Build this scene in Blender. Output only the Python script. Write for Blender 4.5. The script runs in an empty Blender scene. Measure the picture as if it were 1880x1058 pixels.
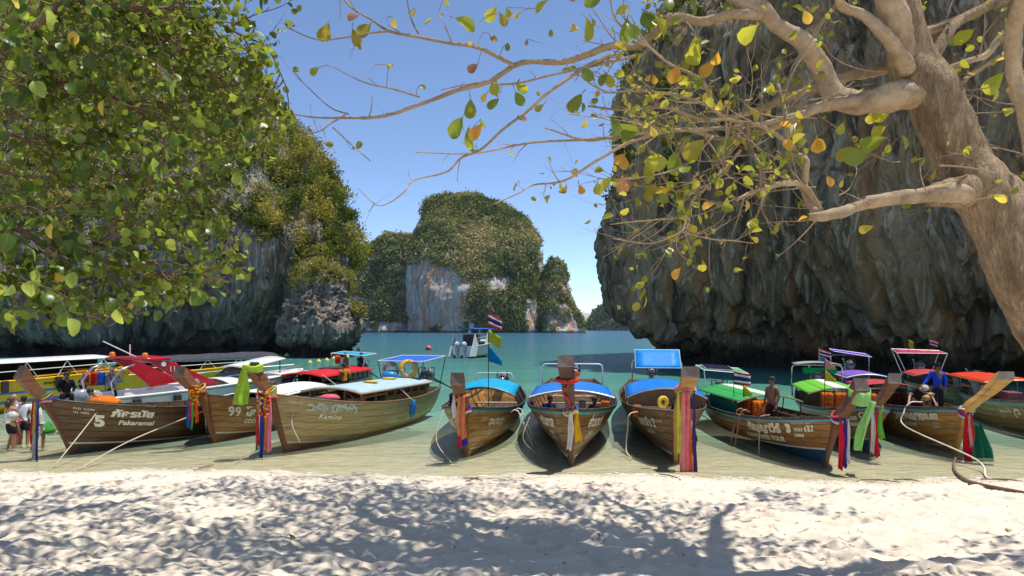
import bpy, math, random
import numpy as np
from mathutils import Vector, Matrix, Euler
from math import sin, cos, pi, radians, sqrt, atan2

rng = np.random.default_rng(7)
random.seed(7)
SC = bpy.context.scene
COL = SC.collection
# ---------------------------------------------------------------- camera
EYE = 3.6; FOC = 1250.0; CX = 940.0; HY = 604.0      # eye height above the sea, focal length / horizon in photo pixels
cam = bpy.data.cameras.new('camera'); camo = bpy.data.objects.new('camera', cam); COL.objects.link(camo)
camo.location = (0, 0, EYE); camo.rotation_euler = (radians(90), 0, 0)
cam.sensor_width = 36.0; cam.lens = 36.0 * FOC / 1880.0
cam.shift_y = (HY - 529.0) / 1880.0
cam.clip_start = 0.05; cam.clip_end = 30000
SC.camera = camo
# ---------------------------------------------------------------- sky, sun, exposure
SUN_EL = radians(74); SUN_H = Vector((0.97, 0.22, 0)).normalized()      # towards the sun
w = bpy.data.worlds.new('World'); SC.world = w; w.use_nodes = True
nt = w.node_tree; nt.nodes.clear()
sky = nt.nodes.new('ShaderNodeTexSky'); sky.sky_type = 'NISHITA'; sky.sun_disc = False
sky.sun_elevation = SUN_EL; sky.sun_rotation = atan2(SUN_H.x, SUN_H.y)
sky.air_density = 1.0; sky.dust_density = 0.05; sky.ozone_density = 1.6; sky.altitude = 4500
bg = nt.nodes.new('ShaderNodeBackground'); bg.inputs[1].default_value = 0.15
wo = nt.nodes.new('ShaderNodeOutputWorld')
nt.links.new(sky.outputs[0], bg.inputs[0]); nt.links.new(bg.outputs[0], wo.inputs[0])
sl = bpy.data.lights.new('sun', 'SUN'); so = bpy.data.objects.new('sun', sl); COL.objects.link(so)
sl.energy = 3.9; sl.angle = radians(0.5); sl.color = (1.0, 0.95, 0.87)
sd = Vector((SUN_H.x * cos(SUN_EL), SUN_H.y * cos(SUN_EL), sin(SUN_EL)))
so.rotation_euler = sd.to_track_quat('Z', 'Y').to_euler()
SC.view_settings.view_transform = 'Standard'; SC.view_settings.look = 'None'
SC.view_settings.exposure = 0.54; SC.view_settings.gamma = 1.0; SC.view_settings.use_curve_mapping = False
SC.cycles.max_bounces = 8; SC.cycles.transparent_max_bounces = 12; SC.cycles.diffuse_bounces = 4
SC.cycles.glossy_bounces = 3; SC.cycles.transmission_bounces = 5; SC.cycles.volume_bounces = 0
SC.cycles.caustics_reflective = False; SC.cycles.caustics_refractive = False
SC.cycles.use_denoising = True; SC.cycles.sample_clamp_indirect = 6

def W(px, py, D):
    return Vector(((px - CX) / FOC * D, D, EYE + (HY - py) / FOC * D))
def G0(px, py, z=0.0):                                   # the point of height z seen at a pixel
    D = (EYE - z) * FOC / (py - HY)
    return Vector(((px - CX) / FOC * D, D, z))

# ---------------------------------------------------------------- noise
_P = np.arange(256); np.random.default_rng(3).shuffle(_P); _P = np.concatenate([_P, _P, _P])
_GR = np.random.default_rng(5).normal(size=(256, 3)); _GR /= np.linalg.norm(_GR, axis=1)[:, None]
def noise(P):
    P = np.asarray(P, float); i = np.floor(P).astype(int); f = P - i; i &= 255
    u = f * f * f * (f * (f * 6 - 15) + 10); out = 0
    for dx in (0, 1):
        wx = u[..., 0] if dx else 1 - u[..., 0]
        for dy in (0, 1):
            wy = u[..., 1] if dy else 1 - u[..., 1]
            for dz in (0, 1):
                wz = u[..., 2] if dz else 1 - u[..., 2]
                h = _P[_P[_P[i[..., 0] + dx] + i[..., 1] + dy] + i[..., 2] + dz]
                g = _GR[h]
                out = out + wx * wy * wz * (g[..., 0] * (f[..., 0] - dx) + g[..., 1] * (f[..., 1] - dy) + g[..., 2] * (f[..., 2] - dz))
    return out * 1.6
def fbm(P, o=4, lac=2.1, gain=0.5):
    P = np.asarray(P, float); a = 1.0; s = 0
    for k in range(o):
        s = s + a * noise(P + 17.3 * k); P = P * lac; a *= gain
    return s
def ridge(P, o=3):
    P = np.asarray(P, float); a = 1.0; s = 0
    for k in range(o):
        s = s + a * (1 - 2 * np.abs(noise(P + 31.7 * k))); P = P * 2.1; a *= 0.5
    return s

# ---------------------------------------------------------------- objects
def tag(o, label=None, cat=None, group=None, kind=None):
    if label: o['label'] = label
    if cat: o['category'] = cat
    if group: o['group'] = group
    if kind: o['kind'] = kind
    return o
def thing(name, label, cat, loc=(0, 0, 0), rz=0.0, group=None):
    o = bpy.data.objects.new(name, None); COL.objects.link(o); o.location = loc; o.rotation_euler = (0, 0, rz)
    o.empty_display_size = 0.2
    return tag(o, label, cat, group)
def mesh_np(name, V, F, mat=None, smooth=False, tint=None):
    V = np.asarray(V, np.float32).reshape(-1, 3)
    me = bpy.data.meshes.new(name)
    if isinstance(F, np.ndarray) and F.ndim == 2:
        n, k = F.shape
        me.vertices.add(len(V)); me.vertices.foreach_set('co', V.ravel())
        me.loops.add(n * k); me.loops.foreach_set('vertex_index', F.astype(np.int32).ravel())
        me.polygons.add(n); me.polygons.foreach_set('loop_start', np.arange(0, n * k, k, dtype=np.int32))
        me.update(calc_edges=True)
    else:
        me.from_pydata([tuple(map(float, v)) for v in V], [], [tuple(map(int, f)) for f in F]); me.update()
    if smooth: me.polygons.foreach_set('use_smooth', np.ones(len(me.polygons), bool))
    if tint is not None:
        a = me.attributes.new('tint', 'FLOAT', 'FACE'); a.data.foreach_set('value', np.asarray(tint, np.float32))
    for m in (mat if isinstance(mat, (list, tuple)) else [mat]):
        if m: me.materials.append(m)
    return me
def add(name, me, parent=None, loc=None, mw=None):
    o = bpy.data.objects.new(name, me); COL.objects.link(o)
    if parent: o.parent = parent
    if loc is not None: o.location = loc
    if mw is not None: o.matrix_basis = mw
    return o
class MB:
    """collects shapes for ONE mesh object"""
    def __init__(s): s.V = []; s.F = []; s.mi = []; s.m = 0
    def add(s, V, F):
        b = len(s.V); s.V += [tuple(map(float, v)) for v in V]; s.F += [tuple(i + b for i in f) for f in F]; s.mi += [s.m] * len(F); return s
    def box(s, c, d, R=None, taper=1.0):
        V = []
        for z in (-.5, .5):
            t = taper if z > 0 else 1
            for x, y in ((-.5, -.5), (.5, -.5), (.5, .5), (-.5, .5)): V.append(Vector((x * d[0] * t, y * d[1] * t, z * d[2])))
        if R is not None: V = [R @ v for v in V]
        return s.add([v + Vector(c) for v in V], [(3, 2, 1, 0), (4, 5, 6, 7), (0, 1, 5, 4), (1, 2, 6, 5), (2, 3, 7, 6), (3, 0, 4, 7)])
    def tube(s, pts, r, n=6, cap=True, flat=1.0, up=None):
        pts = [Vector(p) for p in pts]; m = len(pts)
        rr = r if isinstance(r, (list, tuple, np.ndarray)) else [r] * m
        V = []; t0 = (pts[1] - pts[0]).normalized()
        a = Vector(up) if up else (Vector((0, 0, 1)) if abs(t0.z) < 0.9 else Vector((1, 0, 0)))
        nrm = (a - t0 * a.dot(t0)).normalized()
        for i in range(m):
            t = (pts[min(i + 1, m - 1)] - pts[max(i - 1, 0)]).normalized()
            nrm = nrm - t * nrm.dot(t)
            nrm = nrm.normalized() if nrm.length > 1e-5 else t.orthogonal().normalized()
            b = t.cross(nrm)
            for k in range(n):
                th = 2 * pi * k / n
                V.append(pts[i] + (nrm * cos(th) * flat + b * sin(th)) * rr[i])
        F = [(i * n + k, i * n + (k + 1) % n, (i + 1) * n + (k + 1) % n, (i + 1) * n + k) for i in range(m - 1) for k in range(n)]
        if cap: F += [tuple(range(n - 1, -1, -1)), tuple((m - 1) * n + k for k in range(n))]
        return s.add(V, F)
    def lathe(s, prof, c=(0, 0, 0), n=16, R=None):
        V = []
        for (r, z) in prof:
            for k in range(n): V.append(Vector((r * cos(2 * pi * k / n), r * sin(2 * pi * k / n), z)))
        if R is not None: V = [R @ v for v in V]
        V = [v + Vector(c) for v in V]; m = len(prof)
        F = [(i * n + k, i * n + (k + 1) % n, (i + 1) * n + (k + 1) % n, (i + 1) * n + k) for i in range(m - 1) for k in range(n)]
        F += [tuple(range(n - 1, -1, -1)), tuple((m - 1) * n + k for k in range(n))]
        return s.add(V, F)
    def ball(s, c, r, n=10, R=None, jag=0.0):
        r = Vector(r) if hasattr(r, '__len__') else Vector((r, r, r)); V = []; h = max(4, n // 2)
        for i in range(h + 1):
            ph = pi * i / h
            for k in range(n):
                v = Vector((sin(ph) * cos(2 * pi * k / n) * r.x, sin(ph) * sin(2 * pi * k / n) * r.y, cos(ph) * r.z))
                if jag: v *= 1 + random.uniform(-jag, jag) * (0 < i < h)
                V.append(R @ v if R is not None else v)
        F = [(i * n + k, (i + 1) * n + k, (i + 1) * n + (k + 1) % n, i * n + (k + 1) % n) for i in range(h) for k in range(n)]
        return s.add([v + Vector(c) for v in V], F)
    def prism(s, poly, h, M=None):          # poly in xy, thickness h along z, both sides of 0
        n = len(poly); V = [Vector((x, y, -h / 2)) for x, y in poly] + [Vector((x, y, h / 2)) for x, y in poly]
        if M is not None: V = [M @ v for v in V]
        F = [tuple(range(n - 1, -1, -1)), tuple(range(n, 2 * n))] + [(i, (i + 1) % n, n + (i + 1) % n, n + i) for i in range(n)]
        return s.add(V, F)
    def sheet(s, fn, nu, nv, th=0.01):      # fn(u,v)->Vector ; closed slab of thickness th along z
        A = [[Vector(fn(i / nu, j / nv)) for j in range(nv + 1)] for i in range(nu + 1)]
        V = []; n1 = (nu + 1) * (nv + 1)
        for sg in (0.5, -0.5):
            for i in range(nu + 1):
                for j in range(nv + 1):
                    du = A[min(i + 1, nu)][j] - A[max(i - 1, 0)][j]; dv = A[i][min(j + 1, nv)] - A[i][max(j - 1, 0)]
                    nn = du.cross(dv); nn = nn.normalized() if nn.length > 1e-9 else Vector((0, 0, 1))
                    V.append(A[i][j] + nn * th * sg)
        F = []
        I = lambda i, j: i * (nv + 1) + j
        for i in range(nu):
            for j in range(nv):
                q = (I(i, j), I(i + 1, j), I(i + 1, j + 1), I(i, j + 1)); F.append(q); F.append(tuple(n1 + x for x in q[::-1]))
        for i in range(nu):
            for j in (0, nv):
                q = (I(i, j), I(i + 1, j), n1 + I(i + 1, j), n1 + I(i, j)); F.append(q if j else q[::-1])
        for j in range(nv):
            for i in (0, nu):
                q = (I(i, j), I(i, j + 1), n1 + I(i, j + 1), n1 + I(i, j)); F.append(q if not i else q[::-1])
        return s.add(V, F)
    def build(s, name, mat, parent=None, smooth=False, bevel=0.0):
        me = mesh_np(name, s.V, s.F, mat, smooth)
        if isinstance(mat, (list, tuple)): me.polygons.foreach_set('material_index', s.mi); me.update()
        o = add(name, me, parent)
        if bevel:
            b = o.modifiers.new('bevel', 'BEVEL'); b.width = bevel; b.segments = 2; b.limit_method = 'ANGLE'
        return o
def spline(P, n):
    """Catmull-Rom through rows of P (any width), n samples per span"""
    P = [np.asarray(p, float) for p in P]; P = [2 * P[0] - P[1]] + P + [2 * P[-1] - P[-2]]; out = []
    for i in range(1, len(P) - 2):
        for k in range(n):
            t = k / n; a, b, c, d = P[i - 1:i + 3]
            out.append(0.5 * ((2 * b) + (c - a) * t + (2 * a - 5 * b + 4 * c - d) * t * t + (3 * b - a - 3 * c + d) * t ** 3))
    out.append(P[-2]); return np.array(out)

# ---------------------------------------------------------------- materials
class NT:
    def __init__(s, name):
        s.m = bpy.data.materials.new(name); s.m.use_nodes = True; s.t = s.m.node_tree; s.t.nodes.clear()
        s.out = s.n('OutputMaterial'); s._obj = None
    def n(s, typ, **kw):
        nd = s.t.nodes.new('ShaderNode' + typ)
        for k, v in kw.items(): setattr(nd, k, v)
        return nd
    def L(s, a, b): s.t.links.new(a, b)
    def set(s, sock, v):
        if hasattr(v, 'is_output') or isinstance(v, bpy.types.NodeSocket): s.L(v, sock)
        elif isinstance(v, (tuple, list)) and len(v) == 3 and sock.type == 'RGBA': sock.default_value = (*v, 1)
        else: sock.default_value = v
    def coord(s, scale=(1, 1, 1), world=False, rot=(0, 0, 0)):
        if world: src = s.n('NewGeometry').outputs['Position']
        else: src = s.n('TexCoord').outputs['Object']
        mp = s.n('Mapping'); mp.inputs['Scale'].default_value = scale; mp.inputs['Rotation'].default_value = rot
        s.L(src, mp.inputs[0]); return mp.outputs[0]
    def noise(s, co, sc=1.0, det=4, rough=0.55, dist=0.0):
        nd = s.n('TexNoise'); s.L(co, nd.inputs['Vector']); nd.inputs['Scale'].default_value = sc
        nd.inputs['Detail'].default_value = det; nd.inputs['Roughness'].default_value = rough; nd.inputs['Distortion'].default_value = dist
        return nd.outputs[0]
    def voro(s, co, sc=1.0, feat='F1', out=0):
        nd = s.n('TexVoronoi', feature=feat); s.L(co, nd.inputs['Vector']); nd.inputs['Scale'].default_value = sc; return nd.outputs[out]
    def ramp(s, f, stops):
        nd = s.n('ValToRGB'); s.L(f, nd.inputs[0]); e = nd.color_ramp.elements
        while len(e) < len(stops): e.new(0.5)
        for el, (p, c) in zip(e, stops): el.position = p; el.color = (*c, 1) if len(c) == 3 else c
        return nd.outputs[0]
    def rng(s, f, a, b, c=0.0, d=1.0):
        nd = s.n('MapRange'); s.L(f, nd.inputs[0])
        for i, v in enumerate((a, b, c, d)): nd.inputs[1 + i].default_value = v
        return nd.outputs[0]
    def math(s, op, a, b=0.5):
        nd = s.n('Math', operation=op); s.set(nd.inputs[0], a); s.set(nd.inputs[1], b); return nd.outputs[0]
    def mix(s, f, a, b, mode='MIX'):
        nd = s.n('Mix', data_type='RGBA', blend_type=mode); s.set(nd.inputs[0], f); s.set(nd.inputs[6], a); s.set(nd.inputs[7], b); return nd.outputs[2]
    def bump(s, h, strength=0.3, dist=0.02, nrm=None):
        nd = s.n('Bump'); s.L(h, nd.inputs['Height']); nd.inputs['Strength'].default_value = strength; nd.inputs['Distance'].default_value = dist
        if nrm: s.L(nrm, nd.inputs['Normal'])
        return nd.outputs[0]
    def bsdf(s, col, rough=0.6, metal=0.0, nrm=None, spec=0.5, **kw):
        b = s.n('BsdfPrincipled'); s.set(b.inputs['Base Color'], col); s.set(b.inputs['Roughness'], rough); s.set(b.inputs['Metallic'], metal)
        b.inputs['Specular IOR Level'].default_value = spec
        for k, v in kw.items(): s.set(b.inputs[k.replace('_', ' ')], v)
        if nrm: s.L(nrm, b.inputs['Normal'])
        return b.outputs[0]
    def done(s, sh): s.L(sh, s.out.inputs[0]); return s.m
def sc(c, k): return tuple(min(1, x * k) for x in c)
_MC = {}
def paint(name, col, rough=0.45, metal=0.0, var=0.25, scale=3.0, bump=0.0, dirt=None, spec=0.5):
    if name in _MC: return _MC[name]
    if any(q in name for q in ('canopy', 'shade', 'sheet', 'roof')): spec = .15; rough = max(rough, .5)
    t = NT(name); co = t.coord()
    f = t.noise(co, scale, 5, 0.6); c = t.mix(t.rng(f, 0.3, 0.7), sc(col, 1 - var), sc(col, 1 + var * 0.6))
    if dirt: c = t.mix(t.rng(t.noise(t.coord((1, 1, .5)), scale * 1.7, 6, 0.7), 0.5, 0.75, 0, .8), c, dirt)
    r = t.rng(t.noise(co, scale * 4, 3), 0.2, 0.8, max(0, rough - 0.12), min(1, rough + 0.12))
    nr = t.bump(t.noise(co, scale * 14, 4), bump, 0.01) if bump else None
    _MC[name] = t.done(t.bsdf(c, r, metal, nr, spec)); return _MC[name]
def fabric(name, col, trans=0.25, var=0.25, stripe=None):
    if name in _MC: return _MC[name]
    t = NT(name); co = t.coord(); c = t.mix(t.rng(t.noise(co, 4, 5, .6), 0.3, 0.7), sc(col, 1 - var), sc(col, 1 + var * .5))
    if stripe:                                          # stripe = (axis, position list, colour): woven bands
        sep = t.n('SeparateXYZ'); t.L(t.n('TexCoord').outputs['Object'], sep.inputs[0])
        v = sep.outputs[stripe[0]]
        for a, b in stripe[1]:
            m = t.math('MULTIPLY', t.math('GREATER_THAN', v, a), t.math('LESS_THAN', v, b)); c = t.mix(m, c, stripe[2])
    nr = t.bump(t.noise(co, 6, 4), 0.25, 0.02)
    d = t.n('BsdfDiffuse'); t.set(d.inputs[0], c); t.L(nr, d.inputs['Normal'])
    tr = t.n('BsdfTranslucent'); t.set(tr.inputs[0], c); mx = t.n('MixShader'); mx.inputs[0].default_value = trans
    t.L(d.outputs[0], mx.inputs[1]); t.L(tr.outputs[0], mx.inputs[2]); _MC[name] = t.done(mx.outputs[0]); return _MC[name]
def wood(name, c1, c2, pale=(0.42, 0.33, 0.2), worn=0.25, rough=0.4, gloss=0.5, grain=(0.35, 3, 14), gray=0.0):
    if name in _MC: return _MC[name]
    t = NT(name); g = t.coord(grain); co = t.coord((.6, 1, 1.6))
    oi = t.n('ObjectInfo').outputs['Random']
    f1 = t.noise(g, 1.0, 6, 0.65, 1.2); f2 = t.noise(co, 1.1, 5, 0.6, .5)
    c = t.mix(t.rng(f1, 0.3, 0.72), c1, c2)
    c = t.mix(t.rng(f2, 0.66 - worn * .3, 0.86 - worn * .25, 0, min(1, worn * 2.2)), c, pale)
    c = t.mix(t.rng(t.noise(t.coord((.25, .8, 5)), 1.0, 5, .7, 1.5), .5, .68, 0, .75), c, sc(c1, .4))
    c = t.mix(t.rng(oi, 0, 1, 0, .35), c, sc(c1, .7))
    if gray: c = t.mix(t.rng(t.noise(t.coord((.7, 1, 2)), 1.7, 6, .7), .4, .66, 0, gray), c, (.2, .19, .15))
    c = t.mix(t.rng(t.voro(t.coord((1, 3, 6)), 5.0), 0.0, 0.10, 0.6, 0.0), c, (0.02, 0.015, 0.01))
    r = t.rng(f2, .3, .7, rough - .08, rough + .22)
    nr = t.bump(f1, 0.5, 0.01)
    _MC[name] = t.done(t.bsdf(c, r, 0, nr, gloss)); return _MC[name]
# ================================================================ THE SETTING
def rock_mat(name, dark, mid, warm, pale, streak=0.05, warmth=0.35, rot=(0, 0, 0), k=1.0, algae=None):
    t = NT(name); co = t.coord((1, 1, 1), True)
    wn = t.n('TexNoise'); t.L(t.coord((.09 * k,) * 3, True), wn.inputs['Vector']); wn.inputs['Scale'].default_value = 1; wn.inputs['Detail'].default_value = 3
    vs = t.n('VectorMath', operation='SCALE'); t.L(wn.outputs[1], vs.inputs[0]); vs.inputs['Scale'].default_value = 7 / k
    va = t.n('VectorMath', operation='ADD'); t.L(co, va.inputs[0]); t.L(vs.outputs[0], va.inputs[1]); mp = t.n('Mapping'); mp.inputs['Scale'].default_value = (1, 1, streak); t.L(va.outputs[0], mp.inputs[0]); st = mp.outputs[0]
    a = t.noise(st, 0.55 * k, 7, 0.62, .9); b = t.noise(st, 1.6 * k, 6, 0.6, .6); big = t.noise(co, 0.07 * k, 4, .55)
    fine = t.noise(co, 1.4 * k, 8, .68)
    c = t.mix(t.rng(a, .40, .55), dark, mid)
    c = t.mix(t.rng(t.noise(st, .33 * k, 5, .6, 1.), .5, .66, 0, min(1, warmth * 1.6)), c, warm)
    c = t.mix(t.rng(b, .54, .64, 0, .85), c, pale)
    c = t.mix(t.rng(big, .45, .62, 0, .35), c, dark)
    c = t.mix(t.rng(fine, .52, .75, 0, .45), c, sc(dark, .8))
    if algae: c = t.mix(t.rng(t.noise(co, .5 * k, 5, .6), .52, .7, 0, .6), c, algae)
    # tide-stained foot of the rock
    sep = t.n('SeparateXYZ'); t.L(t.n('NewGeometry').outputs['Position'], sep.inputs[0])
    zz = t.math('ADD', sep.outputs[2], t.math('MULTIPLY', t.math('SUBTRACT', fine, .5), 2.2))
    c = t.mix(t.rng(zz, 1.0, 2.4, .85, 0), c, (0.022, 0.021, 0.018))
    mc = t.n('Mapping'); mc.inputs['Scale'].default_value = (1, 1, .38); t.L(va.outputs[0], mc.inputs[0])
    ck = t.voro(mc.outputs[0], .55 * k, 'DISTANCE_TO_EDGE'); ck2 = t.voro(mc.outputs[0], 1.7 * k, 'DISTANCE_TO_EDGE')
    c = t.mix(t.rng(ck, 0, .03, .22 if k > .5 else 0, 0), c, sc(dark, .5))
    h = t.math('ADD', t.math('MULTIPLY', b, .5), t.math('MULTIPLY', t.noise(co, 3.6 * k, 10, .78), 1.3))
    h = t.math('ADD', h, t.math('ADD', t.rng(ck, 0, .12, 0, .3), t.rng(ck2, 0, .12, 0, .12)))
    nr = t.bump(h, 1.0, .5 / k)
    return t.done(t.bsdf(c, .85, 0, nr, .25))
ROCK_R = rock_mat('tan limestone', (.13, .105, .08), (.56, .42, .26), (.72, .38, .16), (.90, .80, .62), .05, .95)  # warm tan rock with orange and pale streaks
ROCK_L = rock_mat('grey limestone', (.10, .097, .085), (.38, .36, .31), (.56, .31, .15), (.8, .75, .65), .07, .3, algae=(.05, .075, .04))
ROCK_B = rock_mat('pitted limestone', (.09, .082, .072), (.36, .31, .26), (.50, .25, .12), (.72, .66, .56), .6, .3, k=1.8)
ROCK_I = rock_mat('island limestone', (.26, .24, .22), (.66, .62, .55), (.85, .33, .08), (.90, .86, .78), .12, .75, k=.2)
def foliage(name, stops, trans=.35):
    t = NT(name); a = t.n('Attribute', attribute_name='tint')
    c = t.ramp(a.outputs['Fac'], stops)
    d = t.n('BsdfDiffuse'); t.set(d.inputs[0], c); tr = t.n('BsdfTranslucent'); t.set(tr.inputs[0], t.mix(.5, c, (.10, .14, .01)))
    mx = t.n('MixShader'); mx.inputs[0].default_value = trans; t.L(d.outputs[0], mx.inputs[1]); t.L(tr.outputs[0], mx.inputs[2])
    return t.done(mx.outputs[0])
FOL_NEAR = foliage('dry hillside leaves', [(0, (.05, .09, .02)), (.28, (.14, .18, .03)), (.5, (.25, .25, .05)), (.72, (.44, .36, .06)), (.9, (.36, .27, .15)), (1, (.6, .5, .05))])
FOL_ISL = foliage('island forest leaves', [(0, (.06, .09, .035)), (.35, (.16, .19, .05)), (.65, (.34, .32, .10)), (1, (.55, .42, .2))], .25)
FOL_FAR = foliage('far forest leaves', [(0, (.05, .085, .03)), (1, (.11, .14, .045))], .2)

def rockmass(name, levels, N, M, disp, mat, wts=None, kind='structure', smooth=True):
    K = len(levels[0][1]); zs = np.array([l[0] for l in levels], float)
    P = np.array([l[1] for l in levels], float)                       # L,K,2
    wts = np.array(wts if wts else [1] * K, float)
    cnt = np.maximum(2, np.round(wts / wts.sum() * N)).astype(int)
    # smooth vertical parameter: arc length of levels
    mean = P.mean(1); seg = np.sqrt(np.diff(zs) ** 2 + (np.abs(np.diff(P, axis=0)).max(2).mean(1)) ** 2)
    cum = np.concatenate([[0], np.cumsum(seg)]); q = np.linspace(0, cum[-1], M)
    zz = np.interp(q, cum, zs); Q = np.zeros((M, K, 2))
    for k in range(K):
        for c in range(2): Q[:, k, c] = np.interp(q, cum, P[:, k, c])
    for _ in range(3): Q[1:-1] = .25 * Q[:-2] + .5 * Q[1:-1] + .25 * Q[2:]
    cols = []
    for k in range(K):
        a, b, c, d = Q[:, k - 1], Q[:, k], Q[:, (k + 1) % K], Q[:, (k + 2) % K]
        for j in range(cnt[k]):
            t = j / cnt[k]
            cols.append(.5 * (2 * b + (c - a) * t + (2 * a - 5 * b + 4 * c - d) * t * t + (3 * b - a - 3 * c + d) * t ** 3))
    XY = np.stack(cols, 1); n = XY.shape[1]
    V = np.concatenate([XY, np.repeat(zz[:, None, None], n, 1)], 2)
    def normals(V):
        du = np.roll(V, -1, 1) - np.roll(V, 1, 1); dv = np.gradient(V, axis=0); nn = np.cross(du, dv)
        return nn / (np.linalg.norm(nn, axis=2)[..., None] + 1e-9)
    nn = normals(V)
    V = V + nn * disp(V)[..., None]
    V[-1] = V[-1].mean(0)
    idx = np.arange(M * n).reshape(M, n); A = idx[:-1]; B = idx[1:]
    F = np.stack([A, np.roll(A, -1, 1), np.roll(B, -1, 1), B], 2).reshape(-1, 4)
    o = add(name, mesh_np(name, V, F, mat, smooth))
    tag(o, kind=kind)
    return V, normals(V), o
def ell(xl, xr, yf, yb, K=16, p=2.4):
    out = []
    for k in range(K):
        a = -pi / 2 + 2 * pi * k / K; c, s_ = cos(a), sin(a)
        out.append(((xl + xr) / 2 + (xr - xl) / 2 * math.copysign(abs(c) ** (2 / p), c), (yf + yb) / 2 + (yb - yf) / 2 * math.copysign(abs(s_) ** (2 / p), s_)))
    return out
def bushes(name, pts, rad, mat, nleaf=60, leaf=.25, tint=None, label=None, tj=.12, squash=.8, kind='stuff', parent=None):
    """leaf-sized faces spread through many rounded crowns, one mesh"""
    pts = np.asarray(pts, float); n = len(pts); rad = np.asarray(rad, float)
    k = nleaf; d = rng.normal(size=(n, k, 3)); d /= np.linalg.norm(d, axis=2)[..., None]
    lump = 1 + .35 * np.sin(d @ rng.normal(size=(3,)) * 5 + rng.uniform(0, 6, (n, 1)))
    rr = rng.uniform(.45, 1, (n, k)) ** .5 * lump
    C = pts[:, None] + d * (rr * rad[:, None])[..., None] * np.array([1, 1, squash])
    nr = d + rng.normal(size=(n, k, 3)) * .7; nr /= np.linalg.norm(nr, axis=2)[..., None]
    a = np.cross(nr, rng.normal(size=(n, k, 3))); a /= np.linalg.norm(a, axis=2)[..., None] + 1e-9
    b = np.cross(nr, a); ls = leaf * rng.uniform(.6, 1.4, (n, k))[..., None]
    Q = np.stack([C - a * ls, C - b * ls * .55 + a * ls * .1, C + a * ls, C + b * ls * .55 + nr * ls * .25], 2).reshape(-1, 3)
    F = np.arange(len(Q)).reshape(-1, 4)
    tt = rng.uniform(0, 1, n) if tint is None else np.asarray(tint)
    T = np.clip(np.repeat(tt, k) + rng.normal(size=n * k) * tj, 0, 1)
    o = add(name, mesh_np(name, Q, F, mat, False, T), parent)
    if kind: tag(o, label, kind=kind)
    return o

# ---- right cliff: overhanging limestone wall, its foot undercut by the sea
def dR(V):
    w_ = V + 3.5 * np.stack([noise(V * .09), noise(V * .09 + 9), 0 * V[..., 0]], -1); fl = np.clip(15 - V[..., 2], 0, 14) ** 1.3 * .16; w_ = w_ - fl[..., None] * [1, -.5, 0]
    d = 1.7 * fbm(V * [.07, .07, .05], 3) + 1.5 * ridge(w_ * [.2, .2, .025], 2) * .8
    d += 1.0 * ridge(w_ * [.55, .55, .05] + 4, 3) * .6 + .32 * ridge(w_ * [1.5, 1.5, .16], 2) + .2 * fbm(w_ * [2, 2, .8], 2) + .16 * noise(V * 2.2)
    # hanging stone curtains above the undercut
    z = V[..., 2]; cur = np.clip(1 - np.abs(z - 6.5 - 2 * noise(V * .1)) / 5, 0, 1)
    d += cur * 1.5 * np.clip(ridge(V * [.4, .4, .05] + 2, 2) - .2, 0, 2)
    return d
Rb = [(17.3, 76), (20, 69), (25, 62), (30, 55), (36.5, 48), (46, 41), (60, 36), (85, 60), (80, 105), (45, 110), (24, 92)]
def shiftR(f, extra=0, top=0):
    out = []
    for i, (x, y) in enumerate(Rb):
        if i <= 6: k = (1 if i > 0 else .95); out.append((x + .9 - f * k * .86 + (top if i < 3 else top * .3), y - f * k * .62 * (0 if i == 0 else 1)))
        else: out.append((x, y))
    return out
VR, NR, cliffR = rockmass('cliff', [(-4, shiftR(.6)), (-.6, shiftR(.2)), (.4, shiftR(-1.2)), (1.8, shiftR(-1.4)), (3, shiftR(.6)), (5, shiftR(2.6)), (7.5, shiftR(5.6)), (10, shiftR(6.3)),
    (16, shiftR(6.7)), (24, shiftR(6.5)), (29, shiftR(6, 0, 0)), (31, shiftR(6, 0, 1.6)), (34, shiftR(6.2, 0, 5)), (38, shiftR(6.2, 0, 9)), (42, shiftR(6.0, 0, 12)), (47, shiftR(5.0, 0, 15)), (50, shiftR(2, 0, 19)),
    (52, [((x + 60) / 2, (y + 80) / 2) for x, y in Rb]), (53, [(60 + (x - 60) * .1, 80 + (y - 80) * .1) for x, y in Rb])], 800, 300, dR, ROCK_R, [3, 7, 8, 8, 8, 5, 1.5, 1, .6, 1.4, 3])
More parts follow.
